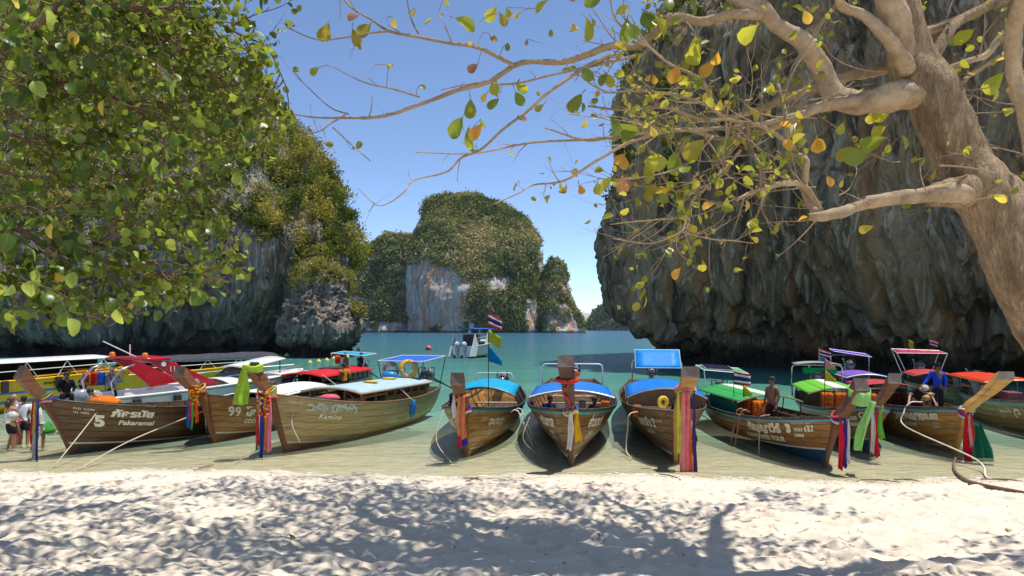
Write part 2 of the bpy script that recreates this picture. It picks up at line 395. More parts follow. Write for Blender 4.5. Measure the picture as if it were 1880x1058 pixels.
# ---- left cliff
def dL(V):
    z = V[..., 2]; w_ = V + 2 * np.stack([noise(V * .06), noise(V * .06 + 9), 0 * z], -1)
    low = np.clip((17 - z) / 6, 0, 1)
    d = 2.2 * fbm(V * .05, 3) + (.5 + low) * .8 * ridge(w_ * [.25, .25, .04], 2) + .5 * low * ridge(w_ * [.6, .6, .09], 2) + .35 * fbm(V * .8, 3)
    return d
def Lp(xr, yf):
    f = lambda k: -100 + (xr + 100) * k
    return [(-100, yf - 6), (f(.27), yf - 4), (f(.52), yf - 2), (f(.72), yf), (f(.86), yf + 1), (f(.95), yf + 2.5), (f(1), yf + 8), (f(1) + .6, yf + 20), (f(.86), yf + 42), (-75, 165), (-105, 155)]
def zat(py, D): return EYE + (HY - py) / FOC * D
def xat(px, D): return (px - CX) / FOC * D
VL, NL, cliffL = rockmass('cliff', [(-5, Lp(-33, 92)), (-.5, Lp(-32.5, 92)), (.5, Lp(-33.5, 94)), (2.5, Lp(-33.5, 93.5)), (4.5, Lp(-31.5, 91)), (8, Lp(-29, 90)), (11.5, Lp(-27.5, 89.5)), (13.5, Lp(-26.5, 89)),
    (17, Lp(-26.3, 91)), (21, Lp(-28.5, 93)), (25, Lp(-31, 96)), (30, Lp(-33.5, 100)), (36, Lp(-37, 105)), (42, Lp(-44.5, 112)), (50, Lp(-50, 118)), (60, Lp(-62, 126)), (66, Lp(-68, 134)), (69, [(-82 + (x + 82) * .3, 143 + (y - 143) * .3) for x, y in Lp(-60, 134)])],
    460, 240, dL, ROCK_L, [2, 7, 8, 8, 8, 6, 5, 2, 1, .6, .6])
# ---- boulder standing in the water before the left cliff
def dB(V): return .9 * fbm(V * .22, 3) + .55 * ridge(V * [.45, .45, .3], 3) + .3 * ridge(V * 1.3, 2) + .12 * noise(V * 3.5)
VB, NB, boulder = rockmass('sea_rock', [(-4, ell(-27, -22.5, 86, 92, p=2.2)), (0, ell(-27, -22.8, 86.5, 92)), (1.2, ell(-27.8, -22, 86, 92.5)), (2.4, ell(-28.9, -21.3, 84, 93)), (3.8, ell(-28.9, -20.8, 83.6, 93)),
    (5.5, ell(-28.2, -21.4, 84, 93)), (7.5, ell(-27.5, -22, 84.6, 93)), (9.3, ell(-26.6, -22.3, 85.5, 92)), (10.6, ell(-26.3, -22.8, 87, 91)), (11, ell(-25, -24, 88.5, 89.5))], 380, 170, dB, ROCK_B)
# ---- main island
DI = 620.0
def sil(pts, D):                              # silhouette rows: (py, left px, right px)
    out = []
    for py, a, b, f_, bk in pts:
        Dm = D + (f_ + bk) * .46; out.append((max(0, zat(py, Dm)) if py < 604 else (.3 if py < 608 else 0), ell(xat(a, Dm), xat(b, Dm), D + f_, D + bk)))
    return out
def dI(V): return 5.5 * fbm(V * .022, 4) + 2.6 * ridge(V * [.05, .05, .012], 2) + .8 * noise(V * .12)
VI, NI, isl = rockmass('island', [(-6, ell(xat(746, DI), xat(1058, DI), DI - 5, DI + 190))] + sil([(611, 746, 1058, -3, 190), (600, 748, 1052, -4, 190), (575, 749, 1030, -2, 186), (545, 750, 1006, 2, 180), (515, 752, 996, 8, 175), (490, 753, 992, 14, 170),
    (465, 756, 988, 26, 164), (440, 764, 976, 44, 156), (415, 773, 958, 62, 150), (395, 779, 934, 76, 142), (380, 783, 912, 88, 134), (369, 789, 890, 98, 126), (362, 800, 872, 106, 120), (358, 822, 855, 112, 116)], DI), 420, 180, dI, ROCK_I)
VI2, NI2, o_ = rockmass('island', [(-6, ell(xat(560, 660), xat(800, 660), 655, 760))] + sil([(611, 560, 800, -5, 100), (560, 570, 800, 0, 100), (510, 590, 800, 8, 95), (480, 620, 798, 18, 90), (458, 680, 795, 30, 80), (444, 700, 790, 38, 70), (437, 715, 770, 48, 60)], 660), 240, 90, dI, ROCK_I)
VI3, NI3, o_ = rockmass('island', [(-6, ell(xat(985, 640), xat(1068, 640), 622, 690))] + sil([(611, 975, 1066, -22, 60), (590, 978, 1050, -16, 58), (560, 985, 1036, -8, 54), (525, 998, 1030, 0, 48), (500, 1006, 1031, 8, 42), (487, 1012, 1027, 14, 34), (482, 1016, 1024, 20, 26)], 640), 160, 90, dI, ROCK_I)
def dF(V): return 6 * fbm(V * .01, 4)
VF, NF, o_ = rockmass('island', [(-8, ell(xat(1076, 1500), xat(1215, 1500), 1490, 1700))] + sil([(607, 1077, 1212, 0, 200), (600, 1080, 1205, 3, 200), (585, 1088, 1190, 20, 190), (572, 1098, 1168, 40, 170), (562, 1115, 1145, 60, 130), (558, 1124, 1134, 80, 110)], 1500), 160, 50, dF, ROCK_I)
rockmass('island', [(-8, ell(xat(1050, 4200), xat(1100, 4200), 4200, 4500))] + sil([(605, 1052, 1100, 0, 300), (592, 1056, 1094, 20, 250), (580, 1062, 1086, 60, 200), (573, 1070, 1078, 100, 150)], 4200), 80, 24, lambda V: 22 * fbm(V * .006, 3), ROCK_I)
rockmass('island', [(-8, ell(xat(1125, 5200), xat(1185, 5200), 5200, 5500))] + sil([(605, 1128, 1185, 0, 300), (596, 1136, 1180, 60, 200), (592, 1150, 1168, 100, 150)], 5200), 80, 24, lambda V: 20 * fbm(V * .006, 3), ROCK_I)

def pick(V, N, n, test, off=0.0, jit=0.0, up=-2.0):
    V2 = V.reshape(-1, 3); N2 = N.reshape(-1, 3); px = CX + FOC * V2[:, 0] / V2[:, 1]; py = HY - FOC * (V2[:, 2] - EYE) / V2[:, 1]
    ok = test(V2, N2, px, py) & (V2[:, 2] > .5) & (px > -160) & (px < 2050) & (py > -260)
    ok &= (N2[:, 1] < .45) | (N2[:, 2] > .4)
    # density by area: cell areas
    A = np.linalg.norm(np.cross(np.roll(V, -1, 1) - V, np.gradient(V, axis=0)), axis=2).ravel() * ok
    i = rng.choice(len(V2), n, p=A / A.sum())
    P = V2[i] + N2[i] * off + rng.normal(size=(n, 3)) * jit
    return P, N2[i], px[i], py[i]
# island forest, all but the bare faces
def bareI(px, py):
    j = fbm(np.stack([px * .03, py * .02, 0 * px], -1), 3) * 14
    a = (px > 742) & (px < 858 + j) & (py > 478 + j + (px - 745) * .0 + np.clip(px - 790, 0, 99) * .45) & ((py < 600) | (px < 790) | (px > 815))
    b = (px > 966 + j * .4) & (px < 990 + j * .4) & (py > 548 + j); c = (px > 985) & (px < 1006) & (py > 445) & (py < 500 + j)
    e = (px > 885) & (px < 935) & (py > 508) & (py < 535 + j)
    return a | b | c | e | (py > 607)
lows = lambda P: np.clip(.5 + .65 * fbm(P * .02, 3) + rng.normal(size=len(P)) * .17, 0, 1)
P, n_, a_, b_ = pick(VI, NI, 7000, lambda V, N, px, py: ~bareI(px, py), 1.0, .8)
bushes('island_forest', P, 1.6 + 5.2 * rng.uniform(0, 1, len(P)) ** 2, FOL_ISL, 32, 1.1, lows(P), 'green forest covering the big island')
P, n_, a_, b_ = pick(VI2, NI2, 2600, lambda V, N, px, py: (py < 590) | (fbm(V * .05, 2) > .2), 1.2, .8)
bushes('island_forest', P, rng.uniform(2.4, 5.4, len(P)), FOL_ISL, 26, 1.3, lows(P), 'green forest on the low shoulder of the big island')
P, n_, a_, b_ = pick(VI3, NI3, 1100, lambda V, N, px, py: (py < 603) & (fbm(V * .05, 2) > -.45), .8, .8)
bushes('island_forest', P, rng.uniform(1.8, 4, len(P)), FOL_ISL, 26, 1.1, lows(P), 'green forest on the pinnacle beside the big island')
P, n_, a_, b_ = pick(VF, NF, 1500, lambda V, N, px, py: py < 604, 2, 1.5)
bushes('island_forest', P, rng.uniform(5, 10, len(P)), FOL_FAR, 12, 3.6, None, 'hazy forest on the distant low island')
# left cliff scrub
def testL(V, N, px, py):
    j = fbm(V * .12, 3) * 5
    return (V[:, 2] > 13 + j + np.clip((-30 - V[:, 0]) * .12, -1, 6)) & (fbm(V * .1 + 5, 3) > -.95)
def tintL(P, k=0): return np.clip(.5 + .55 * fbm(P * .11 + 3, 3) + rng.normal(size=len(P)) * .2, 0, 1)
P, n_, a_, b_ = pick(VL, NL, 3300, testL, .5, .5)
bushes('cliff_scrub', P, rng.uniform(.7, 2.3, len(P)), FOL_NEAR, 150, .21, tintL(P), 'olive and yellow scrub covering the upper left cliff', tj=.1)
P, n_, a_, b_ = pick(VB, NB, 90, lambda V, N, px, py: (V[:, 2] > 9.2) | ((px > 640) & (V[:, 2] > 6)), .2, .25)
bushes('rock_scrub', P, rng.uniform(.35, 1.0, len(P)), FOL_NEAR, 110, .12, np.clip(.6 + rng.normal(size=len(P)) * .2, 0, 1), 'yellow green scrub on top of the sea rock')
P, n_, a_, b_ = pick(VR, NR, 330, lambda V, N, px, py: ((V[:, 2] > 30) & (V[:, 0] < 27)) | ((V[:, 0] < 16) & (V[:, 2] > 12) & (fbm(V * .2, 2) > .25)), .2, .3)
bushes('cliff_scrub', P, rng.uniform(.5, 1.5, len(P)), FOL_NEAR, 110, .17, np.clip(.25 + rng.normal(size=len(P)) * .2, 0, 1), 'dark green scrub on the corner of the right cliff')
# bushes one can tell apart against the sky and rock, left cliff edge
BARK = paint('dry bark', (.2, .15, .1), .9, var=.4)
def shrub(px, py, D, r, tint, label, dead=False):
    c = W(px, py, D); t_ = thing('bush', label, 'bush', c - Vector((0, 0, r * .8)), 0, 'bushes on the rock edges')
    mb = MB()
    for i in range(9 if not dead else 26):
        a = random.uniform(0, 2 * pi); u = random.uniform(.3, 1)
        e = Vector((cos(a) * r * u, sin(a) * r * u, r * random.uniform(.5, 1.5))); m = e * .5 + Vector((random.uniform(-.2, .2), random.uniform(-.2, .2), .1)) * r
        mb.tube([(0, 0, -.3 * r), m, e], [.07 * r ** .5, .04, .015], 5)
    mb.build('stem', BARK, t_)
    if not dead:
        k = 14; pts = [(random.gauss(0, .42) * r, random.gauss(0, .42) * r, r * .9 + random.gauss(0, .32) * r) for _ in range(k)]
        o = bushes('crown', pts, [r * random.uniform(.3, .5) for _ in range(k)], FOL_NEAR, 90, .15, np.clip(rng.normal(tint, .06, k), 0, 1), kind=None)
        o.parent = t_
    return t_
for i, a in enumerate([(640, 395, 92, 2.2, .12, 'dark green bush overhanging the sky at the left cliff corner'), (637, 432, 92, 1.7, .75, 'yellow bush below the dark one at the cliff corner'),
    (560, 290, 98, 1.8, .62, 'mustard bush on the skyline of the left cliff'), (598, 340, 95, 1.8, .55, 'olive bush on the slanting skyline of the left cliff'), (500, 400, 90, 2.1, .97, 'bright yellow bush in the middle of the left cliff'),
    (545, 375, 90, 2.0, .15, 'dark leafy bush hanging in the middle of the left cliff'), (590, 495, 87, 1.6, .8, 'yellow green bush crowning the sea rock'), (655, 575, 88, 1.3, .7, 'light green bush low on the right side of the sea rock'),
    (470, 410, 89, 1.6, .25, 'green bush left of the bright yellow bush'), (430, 330, 95, 2.0, .5, 'olive bush high on the left cliff face')]): shrub(*a)
for a in [(530, 440, 88, 1.4, 'leafless grey bush above the bare streaked rock'), (575, 420, 89, 1.2, 'leafless pale bush near the cliff corner'), (500, 500, 88, 1.1, 'dead brushwood stuck on the streaked wall')]: shrub(a[0], a[1], a[2], a[3], 0, a[4], True)

# ---- sand and sea bed
def shore(x): return 16.75 - .05 * x + .26 * np.sin(x * .62) + .10 * np.sin(x * 1.9 + 1) + .05 * np.sin(x * 5.1)
def sandz(x, y):
    d = y - shore(x)
    z = np.where(d < 0, -d * .112, -d * .034)
    z = np.where(d > 4, -.136 - (d - 4) * .07, z)
    return np.maximum(z, -12)
def sand_grid(name, xs, ys, rough=True):
    X, Y = np.meshgrid(xs, ys); Z = sandz(X, Y)
    if rough:
        P3 = np.stack([X, Y, 0 * X], -1); d = Y - shore(X); dry = np.clip(-d / 1.5 - .35, 0, 1)
        warp = P3 + .25 * np.stack([noise(P3 * 1.3), noise(P3 * 1.3 + 7), 0 * X], -1)
        b = .045 * fbm(warp * [1.1, 1.6, 1], 2) + .046 * (1 - np.abs(noise(warp * [2.2, 2.7, 1])) * 2.4) + .034 * fbm(warp * 4.5, 3)
        Z = Z + dry * b * 1.05 + .006 * fbm(P3 * 2, 3)
        for _ in range(1150):                                   # footprints
            fx = rng.uniform(xs[0], xs[-1]); fy = rng.uniform(ys[0], 16.6)
            if abs(fx) > fy * .8 + 1: continue
            a = rng.uniform(0, pi); r1, r2 = rng.uniform(.1, .17), rng.uniform(.06, .09)
            i0, i1 = np.searchsorted(ys, [fy - .35, fy + .35]); j0, j1 = np.searchsorted(xs, [fx - .35, fx + .35])
            dx = X[i0:i1, j0:j1] - fx; dy = Y[i0:i1, j0:j1] - fy
            q = ((dx * cos(a) + dy * sin(a)) / r1) ** 2 + ((-dx * sin(a) + dy * cos(a)) / r2) ** 2
            Z[i0:i1, j0:j1] += dry[i0:i1, j0:j1] * (-.048 * np.exp(-q * 1.2) + .022 * np.exp(-(np.sqrt(q) - 1.6) ** 2 * 4))
    n, m = X.shape; idx = np.arange(n * m).reshape(n, m)
    F = np.stack([idx[:-1, :-1], idx[:-1, 1:], idx[1:, 1:], idx[1:, :-1]], 2).reshape(-1, 4)
    o = add(name, mesh_np(name, np.stack([X, Y, Z], -1), F, SAND, True)); tag(o, kind='structure'); return X, Y, Z
t = NT('beach sand'); co = t.coord((1, 1, 1), True)
c = t.mix(t.rng(t.noise(co, 1.2, 5), .3, .7), (.67, .575, .46), (.78, .685, .56))
c = t.mix(t.rng(t.noise(co, 60, 3, .7), .35, .7, 0, .35), c, (.42, .33, .23))
c = t.mix(t.rng(t.noise(co, 9, 6, .75), .66, .74, 0, .5), c, (.3, .22, .14))
sp = t.n('SeparateXYZ'); t.L(t.n('NewGeometry').outputs['Position'], sp.inputs[0])
wet = t.rng(t.math('ADD', sp.outputs[2], t.math('MULTIPLY', t.noise(co, 1.5, 3), .06)), .04, .17, 1, 0)
c = t.mix(wet, c, t.mix(t.rng(t.noise(co, 2.5, 5), .35, .65), (.50, .43, .31), (.62, .54, .41)))
SAND = t.done(t.bsdf(c, t.math('SUBTRACT', .9, t.math('MULTIPLY', wet, .35)), 0, t.bump(t.math('ADD', t.noise(co, 45, 5, .7), t.math('MULTIPLY', t.noise(co, 9, 4), 1.6)), .55, .015), .3))
xs = np.arange(-15.5, 15.5, .045); ys = np.arange(5.2, 18.2, .035)
sand_grid('beach', xs, ys)
def plain(name, x0, x1, y0, y1, n, m): return sand_grid(name, np.linspace(x0, x1, n), np.linspace(y0, y1, m), False)
plain('beach', -70, -15.46, -12, 18.1, 30, 80); plain('beach', 15.40, 70, -12, 18.1, 30, 80); plain('beach', -15.5, 15.5, -12, 5.22, 30, 30)
xs2 = np.concatenate([[-3000, -400, -150], np.linspace(-80, 80, 90), [150, 400, 3000]]); ys2 = np.concatenate([np.linspace(18.08, 60, 90), np.linspace(64, 200, 30), [400, 1500, 9000]])
sand_grid('sea_bed', xs2, ys2, False)

# ---- water
t = NT('sea water'); co = t.coord((1, 1, 1), True)
sp = t.n('SeparateXYZ'); t.L(t.n('NewGeometry').outputs['Position'], sp.inputs[0])
yy = t.math('ADD', sp.outputs[1], t.math('MULTIPLY', t.math('SUBTRACT', t.noise(t.coord((.1, .1, 1), True), 1, 3), .5), 9))
yy = t.math('ADD', yy, t.math('MULTIPLY', sp.outputs[0], .05))
lg = t.math('LOGARITHM', t.math('MAXIMUM', yy, 10), 10)      # 1.2 = 16 m ... 3 = 1 km
fac = t.rng(lg, 1.2, 2.7)
def at(y): return (math.log10(y) - 1.2) / 1.5
body = t.ramp(fac, [(at(16.2), (.80, .75, .55)), (at(18.6), (.72, .76, .51)), (at(22), (.50, .66, .45)), (at(28), (.24, .52, .38)), (at(34), (.14, .37, .27)), (at(50), (.08, .26, .20)), (at(90), (.055, .17, .17)), (at(200), (.045, .13, .175)), (at(480), (.04, .125, .20))])
body = t.mix(t.rng(t.noise(t.coord((.05, .2, 1), True), 1, 4), .35, .65, 0, .3), body, sc((.02, .10, .09), .9))
clear = t.ramp(fac, [(at(16.2), (.98,) * 3), (at(18.5), (.86,) * 3), (at(22), (.58,) * 3), (at(27), (.32,) * 3), (at(34), (.14,) * 3), (at(50), (.04,) * 3), (at(90), (0,) * 3)])
wv = t.math('ADD', t.math('ADD', t.noise(t.coord((1.0, 2.2, 1), True), 1.1, 5, .62, .6), t.math('MULTIPLY', t.noise(t.coord((3, 7, 1), True), 1.5, 3, .6, .4), .22)), t.math('MULTIPLY', t.noise(t.coord((.12, .35, 1), True), 1, 3, .6), 1.8))
amp = t.rng(sp.outputs[1], 16.5, 60, .045, .22)
bp = t.n('Bump'); t.L(wv, bp.inputs['Height']); bp.inputs['Strength'].default_value = 1; t.L(amp, bp.inputs['Distance'])
df = t.n('BsdfDiffuse'); t.set(df.inputs[0], body); t.L(bp.outputs[0], df.inputs['Normal'])
tp = t.n('BsdfTransparent'); tp.inputs[0].default_value = (.95, .98, .91, 1)
m1 = t.n('MixShader'); t.L(clear, m1.inputs[0]); t.L(df.outputs[0], m1.inputs[1]); t.L(tp.outputs[0], m1.inputs[2])
gl = t.n('BsdfGlossy'); gl.inputs['Roughness'].default_value = .08; t.L(bp.outputs[0], gl.inputs['Normal'])
fr = t.n('Fresnel'); fr.inputs[0].default_value = 1.33; t.L(bp.outputs[0], fr.inputs['Normal'])
m2 = t.n('MixShader'); t.L(t.math('MULTIPLY', fr.outputs[0], .8), m2.inputs[0]); t.L(m1.outputs[0], m2.inputs[1]); t.L(gl.outputs[0], m2.inputs[2])
WATER = t.done(m2.outputs[0])
wx = np.array([-12000, -3000, -600, -120, -60, -20, 20, 60, 120, 600, 3000, 12000.]); wy = np.array([12, 30, 60, 120, 300, 900, 3000, 14000.])
X, Y = np.meshgrid(wx, wy); idx = np.arange(X.size).reshape(X.shape)
o = add('sea', mesh_np('sea', np.stack([X, Y, 0 * X], -1), np.stack([idx[:-1, :-1], idx[:-1, 1:], idx[1:, 1:], idx[1:, :-1]], 2).reshape(-1, 4), WATER, True)); tag(o, kind='structure')

# ---- the air
t = NT('sea haze'); v = t.n('VolumePrincipled'); v.inputs['Color'].default_value = (.80, .88, 1, 1); v.inputs['Density'].default_value = .000042; v.inputs['Anisotropy'].default_value = .3
t.L(v.outputs[0], t.out.inputs[1])
o = MB().box((0, 6500, 45), (23000, 14400, 122)).build('haze', t.m); tag(o, 'thin sea haze', kind='stuff')

mb = MB()
for k in range(420):
    x = rng.uniform(-13, 12.5); y = float(shore(x)) + rng.normal() * .05 + .06 + .08 * math.sin(x * 1.3)
    if float(noise(np.array([x * .8, 3., 1.]))) < -.05: continue
    mb.ball((x, y, .004), (rng.uniform(.02, .12), rng.uniform(.008, .02), .006), 6)
tag(mb.build('foam', paint('sea foam', (.82, .82, .78), .7, 0, .05), None, True), 'thin broken line of foam where the water meets the sand', kind='stuff')
# ================================================================ BOATS
ROPE = paint('rope', (.55, .46, .34), .9); STEEL = paint('stainless tube', (.62, .62, .62), .28, .9, .1); RUST = paint('rusty tube', (.45, .25, .14), .6, .4, .5)
DARKM = paint('engine black', (.03, .03, .032), .45, .5, .4); GREYM = paint('engine grey', (.32, .32, .33), .4, .7, .3, dirt=(.08, .06, .04))
WHITE = paint('white gelcoat', (.80, .80, .78), .22, 0, .05, dirt=(.62, .6, .54)); SIGN = paint('sign paint', (.78, .74, .62), .6, 0, .12, scale=8, dirt=(.42, .36, .25))
GLASS = paint('dark glass', (.02, .025, .03), .08, 0, .2, spec=.8); RUBBER = paint('black rubber', (.025, .025, .025), .8)
DECKW = wood('deck planks', (.20, .13, .08), (.34, .25, .16), (.5, .42, .3), .45, .6, .3)
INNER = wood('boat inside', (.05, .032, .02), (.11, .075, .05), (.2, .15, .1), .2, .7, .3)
def text_mesh(body, size=1.0, shear=0.0, spacing=1.0, thick=0.0):
    cu = bpy.data.curves.new('t', 'FONT'); cu.body = body; cu.size = size; cu.shear = shear; cu.space_character = spacing; cu.offset = thick
    cu.resolution_u = 3; o = bpy.data.objects.new('t', cu); me = bpy.data.meshes.new_from_object(o)
    V = np.array([v.co[:] for v in me.vertices]).reshape(-1, 3); F = [tuple(p.vertices) for p in me.polygons]
    bpy.data.objects.remove(o); bpy.data.curves.remove(cu); bpy.data.meshes.remove(me); return V, F
class Longtail:
    def __init__(s, label, foot, stern, tip, gb=1.45, B=1.15, col=None, bottom=None, stripe=(.62, .58, .46), rail=(.04, .03, .025), rub=None, rk=.42, gm=.92,
                 prow=None, fwd=None, keelz=-.06, group='longtail boats moored along the beach', pw=.40, planks=6, Lx=None, bt=.17, sag=.20, stem=False):
        f = G0(*foot); st = G0(*stern); d = (f - st); s.L = d.length if Lx is None else Lx; s.rz = atan2(d.y, d.x)
        s.e = thing('longtail_boat', label, 'longtail boat', (f.x, f.y, 0), s.rz, group); s.M = Matrix.Translation((f.x, f.y, 0)) @ Matrix.Rotation(s.rz, 4, 'Z')
        s.gb, s.gm, s.B, s.rk, s.kz = gb, gm, B, rk, keelz; s.wood = col
        bottom = bottom or col; railm = paint('rail %s' % (rail,), rail, .45, var=.4, dirt=sc((.3, .22, .15), .8)); s.railm = railm
        # strakes
        s.sag = sag; tt = [0, bt] + [(bt + (1 - bt) * (i + 1) / planks) for i in range(planks)]
        for side in (1, -1):
            for i in range(planks + 1): s.strake(tt[i], tt[i + 1], side, bottom if i == 0 else col)
            if stripe: s.band('waterline_stripe', bt - .005, bt + .045, side, paint('stripe %s' % (stripe,), stripe, .6, var=.25, dirt=(.3, .25, .16)), .012)
            if rub: s.band('rubbing_strip', .925, .975, side, paint('rub %s' % (rub,), rub, .45, var=.2, dirt=sc(rub, .5)), .022)
            pts = [s.S(q / 40, 1.0, side) + Vector((0, side * .01, .02)) for q in range(41)]
            MB().tube(pts, .035, 6, flat=.8).build('gunwale', railm, s.e, True)
            pts = [s.S(q / 40 * .93, .9, side) - Vector((0, side * .045, 0)) for q in range(41)]
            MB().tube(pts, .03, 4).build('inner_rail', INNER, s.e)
        # transom
        a = [s.S(0, t, 1) for t in np.linspace(0, 1, 8)]; b = [s.S(0, t, -1) for t in np.linspace(1, 0, 8)][:-1]
        mb = MB(); poly = a + b; n = len(poly); mb.add([p + Vector((-.02, 0, 0)) for p in poly] + [p + Vector((.03, 0, 0)) for p in poly], [tuple(range(n)), tuple(range(2 * n - 1, n - 1, -1))] + [(i, n + i, n + (i + 1) % n, (i + 1) % n) for i in range(n)])
        mb.build('transom', col, s.e)
        # floor, fore deck, thwarts
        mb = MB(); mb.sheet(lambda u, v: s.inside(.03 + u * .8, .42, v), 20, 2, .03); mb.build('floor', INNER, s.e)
        nd = 5
        for i in range(nd):
            mb = MB(); u0, u1 = .80 + i * .038, .80 + (i + .93) * .038; mb.sheet(lambda u, v: s.inside(u0 + u * (u1 - u0), .93, v), 1, 2, .03); mb.build('deck_plank', DECKW, s.e)
        for q in (.12, .26, .40, .54, .68):
            mb = MB(); mb.sheet(lambda u, v: s.inside(q + u * .03, .66, v), 1, 2, .035); mb.build('thwart', DECKW, s.e)
        for q in np.arange(.08, .9, .07):
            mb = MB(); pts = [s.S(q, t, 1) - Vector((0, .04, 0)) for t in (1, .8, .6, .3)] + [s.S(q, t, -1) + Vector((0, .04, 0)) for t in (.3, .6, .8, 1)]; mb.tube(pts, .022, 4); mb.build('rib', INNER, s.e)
        # stem and prow: a heavy timber from keel foot to the raised tip
        Dt = f.y - (fwd or 1.15) * abs(sin(s.rz)); zt = EYE + (HY - tip[1]) / FOC * Dt; xt = (tip[0] - CX) / FOC * Dt
        lp = s.M.inverted() @ Vector((xt, Dt, zt)); s.tip = Vector((lp.x, lp.y * .85, lp.z)); pm = prow or col; s.prowm = pm
        g = Vector((rk * gb + .05, 0, gb)); path = [Vector((-.06, 0, keelz - .15)), Vector((rk * .5 * gb, 0, gb * .5)), g, g.lerp(s.tip, .5) + Vector((.02, 0, -.02)), s.tip]
        s.path = path; mb = MB(); V = []; wid = [.10, .15, .22, pw * .72, pw]; dep = [.16, .24, .28, .30, .34] if stem else [.05, .08, .24, .30, .34]
        sp = spline([list(p) + [w_, d_] for p, w_, d_ in zip(path, wid, dep)], 5); s.sp = sp
        m = len(sp)
        for i in range(m):
            p = Vector(sp[i][:3]); t_ = Vector(sp[min(i + 1, m - 1)][:3] - sp[max(i - 1, 0)][:3]).normalized(); fx = Vector((t_.z, 0, -t_.x)).normalized(); w_, d_ = sp[i][3] / 2, sp[i][4] / 2
            sl = 0.0 if i < m - 1 else .10
            for a_, b_ in ((1, .72), (.82, 1), (-1, .9), (-1, -.9), (.82, -1), (1, -.72)):
                V.append(p + fx * d_ * a_ + Vector((0, w_ * b_, 0)) + t_ * (sl * (-a_)))
        F = [(i * 6 + k, i * 6 + (k + 1) % 6, (i + 1) * 6 + (k + 1) % 6, (i + 1) * 6 + k) for i in range(m - 1) for k in range(6)]
        mb.add(V, F + [(5, 4, 3, 2, 1, 0)]); mb.build('prow', pm, s.e, bevel=.012)
        mb = MB(); top = [Vector(v) for v in V[-6:]]; c0 = sum(top, Vector()) / 6; t_ = (s.tip - path[3]).normalized()
        mb.add([c0.lerp(v, .999) for v in top] + [c0 - t_ * .05], [(i, (i + 1) % 6, 6) for i in range(6)]); mb.build('prow_end', paint('end grain', (.06, .038, .028), .75, var=.5, dirt=(.02, .015, .012)), s.e)
    def hb(s, q):
        return s.B * (max(0.0, 1 - (max(0, q - .40) / .60) ** 2.6) ** .72) * (.62 + .38 * sin(min(1, q / .40) * pi / 2))
    def gz(s, q): return s.gm + (s.gb - s.gm) * (max(0, q - .30) / .70) ** 2.3 + .16 * (max(0, .3 - q) / .3) ** 2
    def S(s, q, t, side=1, off=0.0):
        g = s.gz(q); k = s.kz - s.sag * sin(pi * min(1, q * 1.02)) ** .8 + .18 * max(0, (.2 - q) / .2)
        bow = max(0, (q - .45) / .55) ** 1.3; a = .42 + .50 * bow; c = 1.45 - .45 * bow
        xg = -s.L + (s.L + s.rk * s.gb) * q; xk = -s.L * .97 + s.L * .97 * q
        y = s.hb(q) * t ** a; z = k + (g - k) * t ** c; x = xk + (xg - xk) * ((z - k) / (g - k))
        return Vector((x, side * (y + off + .03), z))
    def inside(s, q, t, v):
        a = s.S(q, t, 1); b = s.S(q, t, -1); p = a.lerp(b, .04 + v * .92); return p
    def strake(s, t0, t1, side, mat, N=26):
        e = (t1 - t0) * .07; V = []
        for i in range(N + 1):
            q = i / N
            for t, o_ in ((t0, -.002), (t0 + e * .6, .014), (t1 - e * .6, .016), (t1, .0), (t1, -.022), (t0, -.022)): V.append(s.S(q, t, side, o_))
        F = []
        for i in range(N):
            for k in range(6):
                f = (i * 6 + k, i * 6 + (k + 1) % 6, (i + 1) * 6 + (k + 1) % 6, (i + 1) * 6 + k); F.append(f if side < 0 else f[::-1])
        MB().add(V, F).build('plank', mat, s.e)
    def band(s, name, t0, t1, side, mat, off, N=40):
        V = []
        for i in range(N + 1):
            q = i / N * .995
            for t, o_ in ((t0, .0), (t0 + .008, off + .02), (t1 - .008, off + .024), (t1, .0)): V.append(s.S(q, t, side, o_))
        F = [(i * 4 + k, i * 4 + (k + 1) % 4, (i + 1) * 4 + (k + 1) % 4, (i + 1) * 4 + k) for i in range(N) for k in range(4)]
        MB().add(V, F if side < 0 else [f[::-1] for f in F]).build(name, mat, s.e)
    def write(s, body, dist, t, h, side, mat=None, shear=0.0, sx=1.0, thick=.0, spacing=1.0, name='lettering'):
        """dist = metres aft of the stem at which the text begins nearest the bow; side +1 port, -1 starboard"""
        V, F = text_mesh(body, h / .72, shear, spacing, thick)
        if len(V) == 0: return
        V[:, 0] -= V[:, 0].min(); V[:, 0] *= sx; Wd = V[:, 0].max(); out = []
        for x, y, z in V:
            a = dist + (x if side > 0 else Wd - x)
            tq = t + y / (s.gb * 1.05); q = 1 - (a) / (s.L)
            p = s.S(q, min(.99, max(.02, tq)), side, .034); out.append(p)
        me = mesh_np(name, out, F, mat or SIGN); add(name, me, s.e)
    def w(s, x, y, z): return s.M @ Vector((x, y, z))
    def roof(s, x0, x1, z0, wd, mat, rise=.22, name='canopy', posts=4, edge=None, th=.03, bow_rise=0.0, postm=None, under=None, lip=None, yoff=0.0):
        mb = MB(); zf = lambda u, v: z0 + rise * (1 - (2 * v - 1) ** 2) + bow_rise * (u - .5) ** 2 * 4
        P = lambda u, v, dz=0: Vector((x0 + (x1 - x0) * u, yoff + wd * (v - .5), zf(u, v) + dz))
        mb.sheet(lambda u, v: P(u, v), 10, 10, th); o = mb.build(name, mat, s.e, True)
        postm = postm or INNER
        if edge:
            em = edge
            for u in (0, 1): MB().tube([P(u, v / 10, -.02) for v in range(11)], .03, 5).build('roof_beam', em, s.e)
            for v in (0, 1): MB().tube([P(u / 10, v, -.02) for u in range(11)], .03, 5).build('roof_rail', em, s.e)
